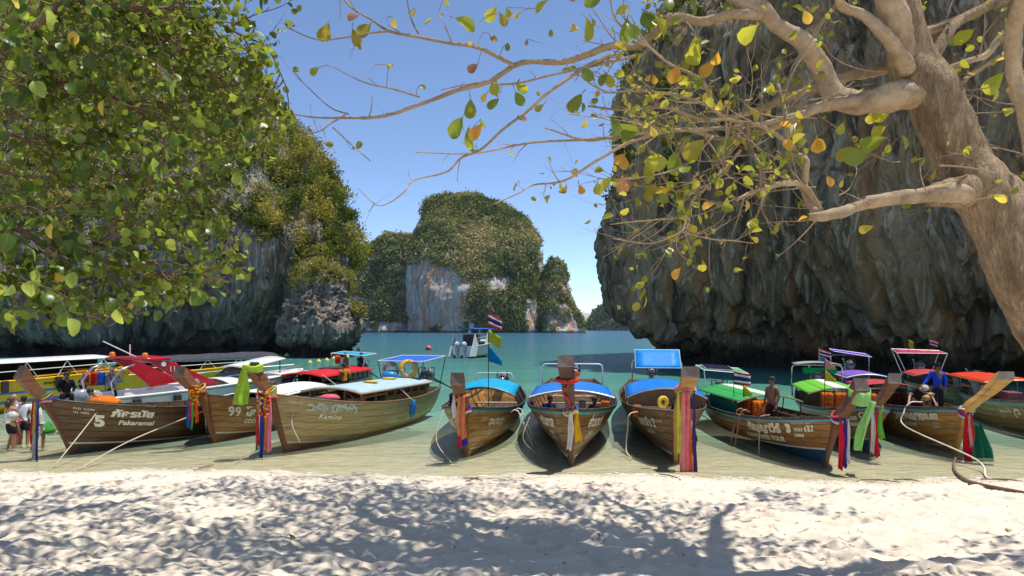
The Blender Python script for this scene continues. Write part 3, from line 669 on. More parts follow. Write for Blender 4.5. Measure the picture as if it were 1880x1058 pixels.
        if under:
            for u in (.02, .34, .67, .98): MB().tube([P(u, v / 8, -.05) for v in range(9)], .018, 4).build('roof_rib', under, s.e)
        for i in range(posts):
            u = (i + .15) / (posts - .7)
            for v in (0.03, .97):
                p = P(u, v, -.02); q = 1 + (p.x - s.rk * s.gb) / (s.L + s.rk * s.gb); b = s.S(max(0, min(1, q)), 1, 1 if v > .5 else -1)
                MB().tube([(p.x, b.y * .97, s.gz(q)), p], .022, 5).build('post', postm, s.e)
        return o
    def shade(s, corners, mat, posts=True, frame=STEEL, postm=None):
        """tilted sun shade over the stern; corners in boat space"""
        c = [Vector(x) for x in corners]; mb = MB()
        mb.sheet(lambda u, v: c[0].lerp(c[1], u).lerp(c[3].lerp(c[2], u), v) - Vector((0, 0, .03 * sin(pi * u) * sin(pi * v))), 5, 5, .012); mb.build('sun_shade', mat, s.e, True)
        mb = MB(); mb.tube(c + [c[0]], .016, 5); mb.build('shade_frame', frame, s.e)
        if posts:
            for p in c:
                b = Vector((p.x * .98 - .1, math.copysign(min(abs(p.y), s.B * .6), p.y), s.gm))
                MB().tube([b, p], .018, 5).build('shade_post', postm or frame, s.e)
    def arch(s, x, z, wd, mat=STEEL, r=.022):
        h = wd / 2; pts = [(x, -h, s.gm), (x, -h, z - .12), (x, -h + .05, z - .03), (x, -h + .14, z), (x, h - .14, z), (x, h - .05, z - .03), (x, h, z - .12), (x, h, s.gm)]
        MB().tube(pts, r, 6).build('stern_arch', mat, s.e, True)
    def engine(s, x=None, z=None, ang=.35, tail=3.2, side=0.1):
        x = -s.L - .05 if x is None else x; z = s.gm + .42 if z is None else z
        c = Vector((x, side, z)); mb = MB(); R = Matrix.Rotation(.12, 3, 'Y')
        mb.box(c, (.62, .32, .30), R); mb.box(c + Vector((.02, 0, .2)), (.5, .22, .14), R); mb.lathe([(.13, -.05), (.14, 0), (.10, .05)], c + Vector((.36, 0, .02)), 12, Matrix.Rotation(pi / 2, 3, 'Y'))
        mb.lathe([(.08, -.1), (.09, 0), (.08, .1)], c + Vector((-.05, .22, .1)), 10); mb.tube([c + Vector((-.2, -.18, .1)), c + Vector((-.25, -.24, .35)), c + Vector((-.5, -.24, .42))], .03, 6)
        for k in range(4): mb.tube([c + Vector((-.2 + k * .13, -.16, .1)), c + Vector((-.2 + k * .13, -.24, .0)), c + Vector((-.12 + k * .13, -.2, -.15))], .022, 5)
        for k in range(3): mb.tube([c + Vector((-.3 + k * .25, -.1, .25)), c + Vector((-.2 + k * .25, .05, .38)), c + Vector((-.05 + k * .2, .16, .2))], .014, 5)
        mb.box(c + Vector((0, 0, -.28)), (.2, .2, .34))
        e = mb.build('engine', GREYM, s.e, bevel=.01)
        fr = MB(); fr.tube([c + Vector((-.3, .2, -.15)), c + Vector((-.3, .22, .38)), c + Vector((.3, .22, .38)), c + Vector((.3, .2, -.15))], .018, 5); fr.tube([c + Vector((-.3, -.2, -.15)), c + Vector((-.3, -.22, .38)), c + Vector((.3, -.22, .38)), c + Vector((.3, -.2, -.15))], .018, 5); fr.build('engine_cage', DARKM, e)
        a = c + Vector((-.3, 0, 0)); b = a + Vector((-cos(ang), 0, -sin(ang))) * tail
        m2 = MB(); m2.tube([a, b], .035, 7); m2.tube([a + Vector((0, 0, -.1)), a.lerp(b, .55)], .02, 5); m2.build('shaft', DARKM, e)
        m3 = MB()
        for k in range(3):
            R = Matrix.Rotation(k * 2 * pi / 3, 3, 'X'); m3.box(b + R @ Vector((0, 0, .09)), (.02, .07, .16), R @ Matrix.Rotation(.5, 3, 'Z'))
        m3.build('propeller', RUST, e)
        MB().tube([c + Vector((.3, 0, .05)), c + Vector((.8, .05, .22)), c + Vector((1.2, .05, .35))], .02, 6).build('tiller', DARKM, e)
    def sashes(s, label, strips, frac=.52, wrap=None, r=.17, knot=True, dz=0.0):
        """cloth strips tied round the prow; strips = (colour, sideways, forward, length, width)"""
        i = int(frac * (len(s.sp) - 1)); p = Vector(s.sp[i][:3]) + Vector((0, 0, dz)); t_ = thing('prow_sash', label, 'sash', s.M @ p, s.rz, 'ribbons tied round boat prows')
        wd, dp = s.sp[i][3] / 2 + .02, s.sp[i][4] / 2 + .02
        for k, c in enumerate(wrap or [strips[0][0]]):
            mb = MB(); pts = []
            for a in range(17):
                th = 2 * pi * a / 16; pts.append(Vector((dp * 1.18 * cos(th) - .02, wd * 1.25 * sin(th), .05 * k - .04 + .04 * sin(th * 2 + k) - .05 * cos(th))))
            mb.tube(pts, .038 - .004 * k, 6); mb.build('wrap', fabric('cloth %s' % (c,), c), t_, True)
        for k, (c, sy, fx, ln, ww) in enumerate(strips):
            mb = MB(); ph = random.uniform(0, 6); x0 = dp + .05 + fx; amp = .35 * ww
            def fn(u, v, k=k):
                wv = sin(v * 9 + ph + u * 2) * amp * .45 + sin(v * 17 + ph) * amp * .15
                spread = (.35 + .65 * min(1, u * 2.2)) * ww * (1 + .12 * sin(u * 6 + ph))
                return (x0 + wv * (.4 + .6 * u) + .05 * u, sy + (v - .5) * spread + .03 * sin(u * 5 + ph) * u, -u * ln + .03 * sin(v * 7 + ph) * (u > .95))
            mb.sheet(fn, 14, 8, .006); mb.build('strip', fabric('cloth %s' % (c,), c), t_, True)
        return t_
def drape(label, p0, length, width, col, name='scarf', cat='scarf', lean=(0, 0), group='ribbons tied round boat prows', rz=0.0, thick=.006, folds=9):
    t_ = thing(name, label, cat, p0, rz, group); mb = MB(); ph = random.uniform(0, 6)
    def fn(u, v):
        sp = width * (.3 + .7 * min(1, u * 1.6)) ; return (lean[0] * u + .06 * sin(u * 4 + ph), (v - .5) * sp + lean[1] * u, -u * length)
    def fn2(u, v):
        x, y, z = fn(u, v); return (x + sin(v * folds + ph + u * 2) * .12 * width, y, z + .02 * sin(v * 8))
    mb.sheet(fn2, 14, 10, thick); mb.build('cloth', fabric('cloth %s' % (col,), col, .4), t_, True)
    return t_
def rope(label, pts, r=.016, sag=.0, mat=None, name='mooring_rope', group='mooring ropes'):
    out = [Vector(q) for q in spline([list(p) for p in pts], 10)]; m = len(out) - 1
    for i, q in enumerate(out): q.z -= sag * 2 * (i / m) * (1 - i / m)
    o = MB().tube(out, r, 6).build(name, mat or ROPE, None, True); tag(o, label, 'rope', group); return o
def ladder(label, top, dirv, h, w_=.34, out=.2, mat=STEEL, rungs=3):
    """hooks over a gunwale; dirv = unit vector pointing away from the hull"""
    d = Vector(dirv).normalized(); sv = Vector((-d.y, d.x, 0)); T = Vector(top); t_ = thing('boarding_ladder', label, 'ladder', T, 0)
    for k in (-1, 1):
        o_ = sv * (k * w_ / 2)
        MB().tube([o_ - d * .18 + Vector((0, 0, .06)), o_ - d * .05 + Vector((0, 0, .14)), o_ + d * .06 + Vector((0, 0, .1)), o_ + d * .1, o_ + d * out + Vector((0, 0, -h))], .018, 6).build('side_rail', mat, t_, True)
    for i in range(rungs + 1):
        u = i / rungs * .97 + .03; c = d * (.1 + (out - .1) * u) + Vector((0, 0, -h * u)); MB().tube([c - sv * w_ / 2, c + sv * w_ / 2], .016, 6).build('rung', mat, t_, True)
    return t_
def flag(label, base, h, cloth, kind='thai', wd=.6, ht=.38, rz=0.0, flags=None, pole=.012, droop=.35, polem=None):
    """pole with one or more flags; flags = list of (z of top edge, kind, colour, w, h, droop)"""
    t_ = thing('flag', label, 'flag', base, rz); MB().tube([(0, 0, 0), (0, 0, h)], pole, 6).build('pole', polem or DARKM, t_)
    for (z, kd, col, w_, h_, dr) in flags or [(h, kind, cloth, wd, ht, droop)]:
        ph = random.uniform(0, 6)
        def fn(u, v):
            hh = h_ * ((1 - u * .75) if kd == 'pennant' else 1 - .1 * u)
            return (u * w_ * .93, .07 * w_ * sin(u * 7 + ph + v) * (u + .15) * 1.6, -v * hh - dr * u * w_ - .5 * (h_ - hh) * .6)
        if kd == 'thai':
            for a, b, c in ((0, 1 / 6, (.55, .03, .05)), (1 / 6, 2 / 6, (.75, .73, .72)), (2 / 6, 4 / 6, (.05, .05, .22)), (4 / 6, 5 / 6, (.75, .73, .72)), (5 / 6, 1, (.55, .03, .05))):
                mb = MB(); mb.sheet(lambda u, v: Vector(fn(u, a + (b - a) * v)) + Vector((0, 0, z)), 10, 2, .004); mb.build('stripe', fabric('flag %s' % (c,), c, .4), t_, True)
        else:
            mb = MB(); mb.sheet(lambda u, v: Vector(fn(u, v)) + Vector((0, 0, z)), 10, 6, .004); mb.build('flag_cloth', fabric('flag %s' % (col,), col, .45), t_, True)
    return t_
def ring(label, c, R0, r, rot, seg, cat='life ring', group=None, name='life_ring'):
    t_ = thing(name, label, cat, c, 0, group); t_.rotation_euler = rot
    for k, m in enumerate(seg):
        a0, a1 = 2 * pi * k / len(seg), 2 * pi * (k + 1) / len(seg); MB().tube([(R0 * cos(a0 + (a1 - a0) * j / 6), R0 * sin(a0 + (a1 - a0) * j / 6), 0) for j in range(7)], r, 10, up=(0, 0, 1)).build('segment', m, t_, True)
    return t_
def vest(label, c, rz, col=(.75, .18, .02), s=1.0, tilt=0.0, n='life_jacket'):
    t_ = thing(n, label, 'life jacket', c, rz, 'orange life jackets in the boats'); t_.rotation_euler = (tilt, 0, rz); m = fabric('vest %s' % (col,), col, .1)
    for k in (-1, 1): MB().sheet(lambda u, v: (s * (.07 + .02 * sin(v * 3)) , s * (k * (.015 + .15 * u)), s * (v * .5 - .02 * u * (v > .8))), 5, 6, .05 * s).build('front_panel', m, t_, True)
    MB().sheet(lambda u, v: (s * (-.07 - .03 * sin(u * 3)), s * (-.17 + .34 * u), s * (v * .5)), 6, 6, .05 * s).build('back_panel', m, t_, True)
    for z in (.14, .3): MB().tube([(s * (.12 * cos(a)), s * (.20 * sin(a)), z * s) for a in np.linspace(0, 2 * pi, 13)], .014 * s, 5).build('belt', RUBBER, t_)
    return t_
def fender(label, c, L=.55, r=.11, col=(.01, .16, .5), tilt=.15):
    t_ = thing('fender', label, 'fender', c, 0); t_.rotation_euler = (0, tilt, 0)
    MB().lathe([(.03, -L / 2 - .05), (.05, -L / 2), (r * .8, -L / 2 + .06), (r, -L / 2 + .12), (r, L / 2 - .12), (r * .8, L / 2 - .06), (.05, L / 2), (.03, L / 2 + .06)], n=14).build('body', paint('fender %s' % (col,), col, .35), t_, True)
    return t_
W1 = wood('dark varnished planks', (.05, .024, .012), (.17, .085, .04), (.30, .18, .10), .15, .28, .5)
W2 = wood('chestnut varnished planks', (.17, .065, .018), (.48, .22, .065), (.64, .36, .14), .25, .3, .5)
W3 = wood('faded yellow planks', (.30, .22, .09), (.54, .43, .21), (.68, .60, .38), .42, .5, .3, gray=.3)
W4 = wood('golden brown planks', (.24, .105, .024), (.62, .34, .09), (.80, .55, .22), .42, .32, .45)
W5 = wood('deep brown planks', (.12, .052, .018), (.38, .185, .065), (.66, .37, .14), .35, .32, .45)
W6 = wood('weathered brown planks', (.12, .062, .028), (.34, .195, .09), (.56, .38, .19), .35, .45, .35)
WY = wood('yellow varnished timber', (.42, .21, .035), (.62, .36, .08), (.66, .44, .16), .25, .3, .5)
PB = wood('prow brown', (.12, .045, .018), (.27, .12, .05), (.4, .22, .10), .25, .42, .4)
REDB = paint('red brown bottom', (.20, .07, .035), .6, var=.4, dirt=(.12, .1, .07)); BLUEB = paint('blue bottom', (.012, .06, .14), .5, var=.3, dirt=(.03, .05, .07)); DKB = paint('dark bottom', (.05, .04, .03), .6, var=.4)
TEAL = (.03, .33, .38); LBLUE = (.06, .38, .62)

# 1: dark boat "5" on the left
b1 = Longtail('dark brown longtail boat numbered 5 at the left, bare square prow with a striped sash', (130, 833), (520, 771), (35, 683), gb=1.62, B=1.12, col=W1, bottom=DKB, gm=1.0, pw=.36, prow=PB, Lx=8.6, bt=.2, sag=.08, keelz=-.03)
b1.write('5', .78, .58, .36, 1, shear=.15, thick=.03); b1.write('ภัครมัย', 1.22, .79, .22, 1, shear=.2, thick=.016, sx=1.25); b1.write('Pakaramai', 1.38, .62, .17, 1, shear=.35, thick=.008)
b1.write('กข ๐๓๒', .42, .87, .09, 1, sx=1.2); b1.write('03 1885', .40, .80, .075, 1, shear=.2)
b1.sashes('faded rainbow sash knotted round the prow of the boat numbered 5', [((.45, .43, .38), -.05, 0, 1.55, .22), ((.04, .06, .3), .12, .02, 1.75, .10), ((.5, .03, .05), -.16, .0, 1.2, .12), ((.5, .42, .06), .02, .05, .9, .10)], .50, [(.4, .42, .38), (.55, .06, .06), (.06, .12, .45), (.62, .45, .08), (.1, .35, .15)])
# 2: COCONUT
b2 = Longtail('brown longtail boat lettered 99 and COCONUT with an orange garland on its prow', (395, 812), (585, 754), (325, 683), gb=1.55, B=1.1, col=W2, bottom=REDB, gm=.98, pw=.34, prow=PB, stripe=(.6, .56, .45), Lx=8.4, bt=.22, sag=.1, stem=True)
b2.write('9', .55, .62, .33, 1, thick=.012); b2.write('9', .80, .62, .33, 1, thick=.012); b2.write('โคโคนัท', 1.2, .64, .28, 1, thick=.022, sx=1.3); b2.write('COCONUT', 1.22, .47, .15, 1, shear=.15, thick=.01, spacing=1.12)
b2.roof(-6.9, -2.4, 1.24, 2.1, paint('white roof', (.82, .82, .82), .4, 0, .06, dirt=(.6, .6, .58)), rise=.14, posts=4, edge=WHITE)
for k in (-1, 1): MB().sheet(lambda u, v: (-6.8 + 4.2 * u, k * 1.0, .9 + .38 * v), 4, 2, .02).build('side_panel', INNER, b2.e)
b2.sashes('orange marigold garland with blue ribbons on the prow of the coconut boat', [((.75, .2, .02), .0, .0, .75, .24), ((.75, .12, .02), .1, .03, .95, .12), ((.02, .15, .55), -.14, .02, 1.1, .12), ((.15, .45, .12), -.02, .06, 1.15, .06), ((.65, .03, .1), -.08, .05, .85, .08)], .60, [(.75, .2, .02), (.7, .35, .02), (.45, .1, .5), (.7, .55, .05)])
# 3: faded boat with the wooden cabin
b3 = Longtail('faded yellow longtail boat with a wooden cabin and a garlanded prow', (527, 828), (778, 762), (462, 676), gb=1.72, B=1.22, col=W3, bottom=REDB, gm=1.05, pw=.34, prow=PB, rail=(.22, .13, .07), stripe=(.5, .46, .33), Lx=8.9, bt=.17, sag=.12, stem=True)
b3.write('วรัศมีซีฟ้า', .75, .80, .26, 1, paint('silver blue sign paint', (.42, .47, .45), .4, dirt=(.25, .25, .2)), shear=.15, thick=.024, sx=1.3); b3.write('Kamina', 1.15, .67, .17, 1, shear=.35, thick=.006, spacing=1.2); b3.write('๑๒๓ ๔๕', .28, .9, .09, 1)
CAB = wood('cabin wood', (.26, .13, .04), (.42, .24, .08), (.5, .34, .16), .3, .4)
RF = paint('pale blue roof', (.38, .52, .58), .5, 0, .12, dirt=(.45, .38, .3))
def cabin(b, x0, x1, z0, z1, wd, mat, roofm, rim, open_front=1.6, rise=.16, n=5):
    b.roof(x0 - .25, x1 + .3, z1, wd + .35, roofm, rise=rise, posts=0, edge=rim, th=.06, name='cabin_roof')
    for k in (-1, 1):
        y = k * wd / 2; MB().box(((x0 + x1 - open_front) / 2, y, z0 + .12), (x1 - x0 - open_front, .04, .26)).build('side_panel', mat, b.e)
        xs_ = np.linspace(x0, x1 - open_front, n + 1)
        for i, x in enumerate(xs_):
            MB().box((x, y + k * .012, (z0 + z1) / 2 + .06), (.09, .055, z1 - z0 - .06)).build('window_post', mat, b.e)
            if i < n:
                f = MB(); m = (x + xs_[i + 1]) / 2; hw = (xs_[i + 1] - x) / 2 - .06; zc = z0 + .26 + (z1 - z0 - .34) / 2; hh = (z1 - z0 - .34) / 2
                for a_, b_ in (((m, y, zc + hh), (2 * hw, .03, .04)), ((m, y, zc - hh), (2 * hw, .03, .04)), ((m - hw, y, zc), (.04, .028, 2 * hh)), ((m + hw, y, zc), (.04, .028, 2 * hh))): f.box(a_, b_)
                fo = f.build('window', mat, b.e); MB().box((m, y - k * .004, zc), (2 * hw - .03, .008, 2 * hh - .03)).build('pane', GLASS, fo)
        for x in (x1 - open_front * .55, x1): MB().box((x, y, (z0 + z1) / 2), (.07, .06, z1 - z0)).build('corner_post', mat, b.e)
        MB().box(((x1 - open_front / 2), y, z1 - .16), (open_front, .04, .08)).build('lintel', mat, b.e)
    MB().box((x0, 0, (z0 + z1) / 2), (.04, wd - .08, z1 - z0 - .05)).build('rear_panel', mat, b.e)
    for y in (-.35, .35): MB().box((x1, y, (z0 + z1) / 2), (.06, .07, z1 - z0)).build('front_post', mat, b.e)
cabin(b3, -7.1, -2.5, .98, 1.52, 1.95, CAB, RF, CAB)
b3.shade([(-8.9, -1.0, 2.48), (-8.9, 1.0, 2.48), (-6.9, 1.0, 2.34), (-6.9, -1.0, 2.34)], paint('blue shade sheet', (.02, .11, .5), .5, 0, .15), True, WHITE, DARKM)
b3.engine(z=1.6, tail=3.4, ang=.30)
b3.sashes('pink, blue, white and green ribbons hanging from the garlanded prow of the cabin boat', [((.85, .25, .35), .16, .0, 1.55, .20), ((.75, .35, .03), .04, .02, 1.5, .12), ((.04, .06, .4), -.04, .05, 1.75, .14), ((.8, .8, .78), -.12, .03, 1.45, .10), ((.02, .28, .12), -.22, .02, 1.55, .12), ((.7, .04, .04), -.17, .06, 1.4, .10)], .54, [(.85, .3, .4), (.75, .1, .03), (.8, .45, .03), (.1, .5, .25), (.8, .75, .7), (.7, .5, .02)])
# flower garland: beads
def garland(label, b, frac, cols, n=70, R=.2, ln=.75, dz=0):
    i = int(frac * (len(b.sp) - 1)); p = Vector(b.sp[i][:3]) + Vector((.22, 0, dz)); t_ = thing('flower_garland', label, 'garland', b.M @ p, b.rz, 'flower garlands on prows')
    for c in cols:
        mb = MB()
        for _ in range(n // len(cols)):
            a = random.uniform(0, 2 * pi); u = random.random(); y = R * sin(a) * (1.1 - .4 * u); mb.ball((.03 * cos(a) + .04, y, .16 - u * ln), (.04, .045, .03), 6, jag=.25)
        mb.build('blossoms', fabric('blossom %s' % (c,), c, .2), t_, True)
garland('red, yellow and orange flower garland on the prow of the cabin boat', b3, .54, [(.75, .04, .03), (.85, .5, .02), (.8, .2, .02), (.85, .7, .6)], 110)
garland('orange flower garland on the prow of the coconut boat', b2, .60, [(.8, .22, .02), (.8, .1, .02), (.75, .5, .05)], 80, .14, .6)
# lime scarf on boat 3's tip
tp = b3.M @ b3.tip
drape('lime green scarf hanging from the very tip of the cabin boat prow', tp + Vector((-.20, -.12, -.05)), .95, .42, (.50, .72, .08), lean=(.05, -.08), rz=-1.4)
mb = MB()
for k in range(3): mb.tube([Vector((.24 * cos(a), .24 * sin(a), -.06 + .05 * k + .03 * sin(3 * a + k))) for a in np.linspace(0, 2 * pi, 15)], .05, 6)
o = mb.build('scarf_knot', fabric('cloth (0.5, 0.72, 0.08)', (.5, .72, .08), .4), None, True); o.location = tp; tag(o, 'lime green cloth wound round the top of the cabin boat prow', 'scarf')
# 4: red roofed boat behind
b4 = Longtail('longtail boat with a red roof behind the cabin boat', (512, 762), (668, 722), (478, 690), gb=1.35, B=1.1, col=W1, bottom=DKB, gm=1.0, pw=.26, fwd=.6, Lx=9.4)
REDR = paint('glossy red roof', (.55, .015, .02), .25, 0, .15, dirt=(.25, .03, .03))
cabin(b4, -7.8, -2.2, .98, 1.46, 1.9, W1, REDR, REDR, n=6)
b4.shade([(-9.3, -1.0, 2.36), (-9.3, .9, 2.24), (-7.6, .9, 2.18), (-7.6, -1.0, 2.30)], paint('light blue shade', (.02, .28, .5), .5, 0, .15), True, WHITE)
b4.engine(z=1.45, tail=3)
MB().sheet(lambda u, v: (-6.4 + 1.5 * u, -.5 + v, 1.66), 4, 4, .05).build('roof_mat', RUBBER, b4.e)
# 5
b5 = Longtail('longtail boat with a turquoise canopy and an orange ribbon down its prow', (857, 838), (918, 752), (838, 696), gb=1.42, B=1.32, col=W4, bottom=W4, gm=.92, pw=.40, prow=PB, rub=TEAL, rk=.30, fwd=.95)
b5.write('ตะบาดาวุ', 1.05, .68, .23, 1, thick=.016, sx=1.15); b5.write('Lolo.', 1.25, .46, .14, 1, shear=.5, thick=.004); b5.write('กบ ๓๓', .62, .78, .09, 1); b5.write('0352 0184', 2.3, .72, .07, 1)
b5.write('ตะบาดาวุ', .7, .66, .22, -1, thick=.012); b5.write('0352 01847', .9, .50, .08, -1)
CY = paint('turquoise canopy', (.006, .30, .50), .5, 0, .12)
b5.roof(-8.0, -4.2, 1.42, 2.2, CY, rise=.28, posts=4, edge=DARKM, postm=DARKM, under=DARKM, bow_rise=-.1)
MB().sheet(lambda u, v: (-5.0 + 1.1 * u, -1.12, .95 + .42 * v), 3, 3, .01).build('side_curtain', fabric('cloth navy', (.03, .035, .05)), b5.e)
MB().sheet(lambda u, v: (-6.6 + 1.0 * u, 1.12, .92 + .4 * v), 3, 3, .01).build('side_curtain', fabric('cloth dusty blue', (.04, .14, .3)), b5.e)
b5.arch(-8.3, 1.82, 1.5, WHITE); b5.engine(z=1.3, tail=3)
b5.sashes('long orange ribbon with blue and red tails on the prow of the turquoise canopied boat', [((.80, .26, .10), .10, .02, 1.15, .16), ((.85, .34, .16), -.01, .0, 1.05, .14), ((.8, .78, .75), -.16, -.05, .6, .12)], .76, [(.8, .26, .1)])
b5.sashes('blue, red and white ribbon bunch tied low on the prow of the turquoise canopied boat', [((.05, .05, .5), .02, .0, .95, .12), ((.75, .03, .12), -.07, .02, 1.0, .10), ((.8, .78, .78), -.16, .0, .35, .1)], .50, [(.8, .78, .78), (.7, .05, .1), (.06, .06, .45)], dz=-.05)
# 6 centre
b6 = Longtail('longtail boat in the centre seen bow on, tall prow with a red sash', (1048, 855), (1052, 738), (1037, 664), gb=1.52, B=1.58, col=W5, bottom=W5, gm=.98, pw=.44, prow=wood('prow dark', (.07, .035, .022), (.16, .085, .055), (.26, .15, .1), .2, .4), rub=TEAL, rk=.34, fwd=.9, planks=6)
b6.write('อ่าวนาปา', .85, .70, .28, 1, thick=.018, sx=1.1); b6.write('081-8291', 1.15, .55, .11, 1, thick=.004); b6.write('รวมมิตรทัวร์ ๓๒', 1.05, .46, .10, 1)
b6.write('ระวิมลดล', .75, .70, .28, -1, thick=.018, sx=1.1); b6.write('081-8291', 1.1, .55, .11, -1, thick=.004); b6.write('รวมมิตรทัวร์ ๓๒', .95, .46, .10, -1)
BL = paint('blue canopy', (.015, .16, .52), .5, 0, .15)
b6.roof(-7.6, -3.9, 1.42, 2.7, BL, rise=.22, posts=3, edge=WHITE, postm=GREYM, under=GREYM)
b6.arch(-8.3, 2.25, 2.3, WHITE, .03); b6.engine(z=1.45, tail=3)
b6.sashes('red and white sash with yellow ribbon tied round the centre boat prow', [((.80, .50, .03), .16, .05, .75, .16), ((.75, .72, .68), -.01, .07, .95, .14), ((.80, .50, .03), .02, .03, .5, .10)], .52, [(.75, .72, .68), (.8, .5, .03), (.05, .12, .6)])
# red cloth spiralling down the centre prow
mb = MB(); pts = []
i0 = int(.92 * (len(b6.sp) - 1))
for k in range(14):
    u = k / 13; f_ = .93 - .36 * u; j = f_ * (len(b6.sp) - 1); a_ = b6.sp[int(j)]; p = Vector(a_[:3]); y = .20 * cos(u * 5.0 + .2) * (1 - .4 * u); pts.append((p.x + a_[4] / 2 + .05 + .02 * sin(u * 20), y, p.z))
mb.tube(pts, [.05 + .012 * sin(k * 2.1) for k in range(14)], 7, flat=.5); o = mb.build('red_cloth', fabric('cloth red faded', (.62, .08, .05), .2), None, True); o.matrix_basis = b6.M.copy(); tag(o, 'faded red cloth wound down the tall prow of the centre boat', 'cloth')
MB()
ring_ = MB().tube([Vector((.21 * cos(a), .27 * sin(a), -.22 * cos(a) * .2 - .06)) for a in np.linspace(0, 2 * pi, 17)], .045, 6, flat=1.2).build('red_cloth', fabric('cloth red faded', (.62, .08, .05), .2), None, True)
ring_.matrix_basis = b6.M @ Matrix.Translation(Vector(b6.sp[int(.85 * (len(b6.sp) - 1))][:3])); tag(ring_, 'red cloth loop near the top of the centre boat prow', 'cloth')
# 7
b7 = Longtail('longtail boat with a bright blue canopy and a raised blue stern shade', (1240, 848), (1192, 742), (1272, 684), gb=1.42, B=1.42, col=W6, bottom=W6, gm=1.0, pw=.46, prow=WY, rk=.42, fwd=1.1, rail=(.10, .07, .05))
b7.write('แหลมสิน 2', 1.0, .68, .25, -1, thick=.018, sx=1.15); b7.write('ระนอง 24 ๒๓', 1.35, .53, .12, -1, thick=.004); b7.write('0352 01492', .5, .78, .075, -1); b7.write('ทัวร์', .7, .68, .2, 1, thick=.012)
b7.roof(-7.6, -3.2, 1.46, 2.5, paint('bright blue canopy', (.008, .17, .56), .45, 0, .12), rise=.30, posts=5, edge=DECKW, under=DECKW, bow_rise=-.05)
MB().sheet(lambda u, v: (-3.2 + .02 * sin(v * 9), -1.2 + 2.4 * v, 1.70 - .30 * u + .26 * (1 - (2 * v - 1) ** 2) * (1 - u) - .26), 3, 10, .01).build('front_valance', fabric('tan canvas', (.30, .19, .11)), b7.e)
b7.arch(-8.4, 2.38, 1.9, STEEL, .028)
b7.shade([(-8.3, .85, 2.78), (-8.3, -.85, 2.78), (-7.5, -.85, 2.12), (-7.5, .85, 2.12)], paint('sky blue sheet', (.01, .22, .62), .5, 0, .1), False, WHITE)
b7.engine(z=1.55, tail=3)
b7.sashes('long pink, yellow and purple sashes hanging from the yellow prow beside the blue canopy', [((.85, .22, .24), .02, .0, 2.2, .26), ((.9, .30, .30), -.08, .04, 2.3, .16), ((.65, .75, .08), -.20, .02, 1.6, .10), ((.09, .04, .2), .20, .0, 2.3, .08), ((.8, .15, .02), .0, -.02, 2.42, .18)], .82, [(.85, .25, .25), (.6, .72, .1), (.8, .22, .25)])
ring('yellow float ring hanging on the prow with pink sashes', b7.M @ (Vector(b7.sp[int(.6 * (len(b7.sp) - 1))][:3]) + Vector((-.05, -.42, .05))), .11, .055, (pi / 2, 0, .3), [paint('yellow float', (.75, .55, .03), .4)] * 4, 'float', name='float_ring')
# 8 Kanyawee
b8 = Longtail('longtail boat lettered KANYAWEE TOUR with a dark blue bottom', (1515, 855), (1268, 752), (1586, 706), gb=1.35, B=1.15, col=W2, bottom=BLUEB, gm=.85, pw=.36, prow=PB, rub=LBLUE, rk=.50, fwd=1.1, stripe=(.7, .68, .6), planks=5, Lx=8.8, bt=.33, sag=.05, keelz=.0)
b8.write('กัญญาวีร์', 1.55, .68, .28, -1, thick=.022, sx=1.1); b8.write('KANYAWEE TOUR', 1.5, .46, .17, -1, thick=.014, shear=.1); b8.write('3', 1.15, .70, .26, -1, thick=.03); b8.write('0352', .75, .73, .10, -1, thick=.006); b8.write('00868', .72, .60, .10, -1, thick=.006); b8.write('๙๙', .42, .74, .16, -1, thick=.03); b8.write('กระบี่ ทัวร์ ๑๒๓', .5, .88, .075, -1)
GS = paint('green canopy', (.04, .32, .08), .5, 0, .1)
def striped(b, x0, x1, z, wd, mats, rise=.2, **kw):
    n = len(mats)
    for i, m in enumerate(mats):
        mb = MB(); mb.sheet(lambda u, v: (x0 + (x1 - x0) * u, wd * ((i + v) / n - .5), z + rise * (1 - (2 * (i + v) / n - 1) ** 2)), 6, 4, .02); mb.build('canopy_stripe', m, b.e, True)
    for u in (0, .5, 1): MB().tube([(x0 + (x1 - x0) * u, wd * (v / 10 - .5), z - .03 + rise * (1 - (2 * v / 10 - 1) ** 2)) for v in range(11)], .025, 5).build('canopy_bow', DECKW, b.e)
    for x in np.linspace(x0 + .1, x1 - .1, 4):
        for k in (-1, 1): MB().tube([(x, k * wd * .47, b.gm), (x, k * wd * .49, z)], .02, 5).build('post', INNER, b.e)
GW = paint('white canopy', (.75, .76, .72), .5, 0, .08)
striped(b8, -7.8, -3.6, 1.30, 2.1, [GS, GS, GW, GS, GS], .22)
MB().sheet(lambda u, v: (-6.4 + 2.6 * u, -1.02, .82 + .4 * v), 4, 2, .01).build('side_curtain', fabric('cloth green tarp', (.02, .22, .14)), b8.e)
b8.shade([(-9.0, -.8, 2.16), (-9.0, .9, 2.04), (-7.9, .9, 1.90), (-7.9, -.8, 2.04)], paint('green shade', (.08, .34, .16), .5), True, WHITE)
pv = MB().sheet(lambda u, v: (-8.85 + .75 * u, -.65 + 1.1 * v, 2.20 - .14 * u - .06 * v), 2, 2, .03).build('solar_panel', paint('solar frame', (.5, .5, .5), .4, .6), b8.e)
for i in range(2):
    for j in range(5): MB().sheet(lambda u, v: (-8.82 + .36 * i + .32 * u, -.62 + .21 * j + .19 * v, 2.224 - .14 * (.04 + .48 * i + .43 * u) - .06 * (.03 + .19 * j + .17 * v)), 1, 1, .008).build('cell', paint('solar cell', (.015, .02, .06), .15), pv)
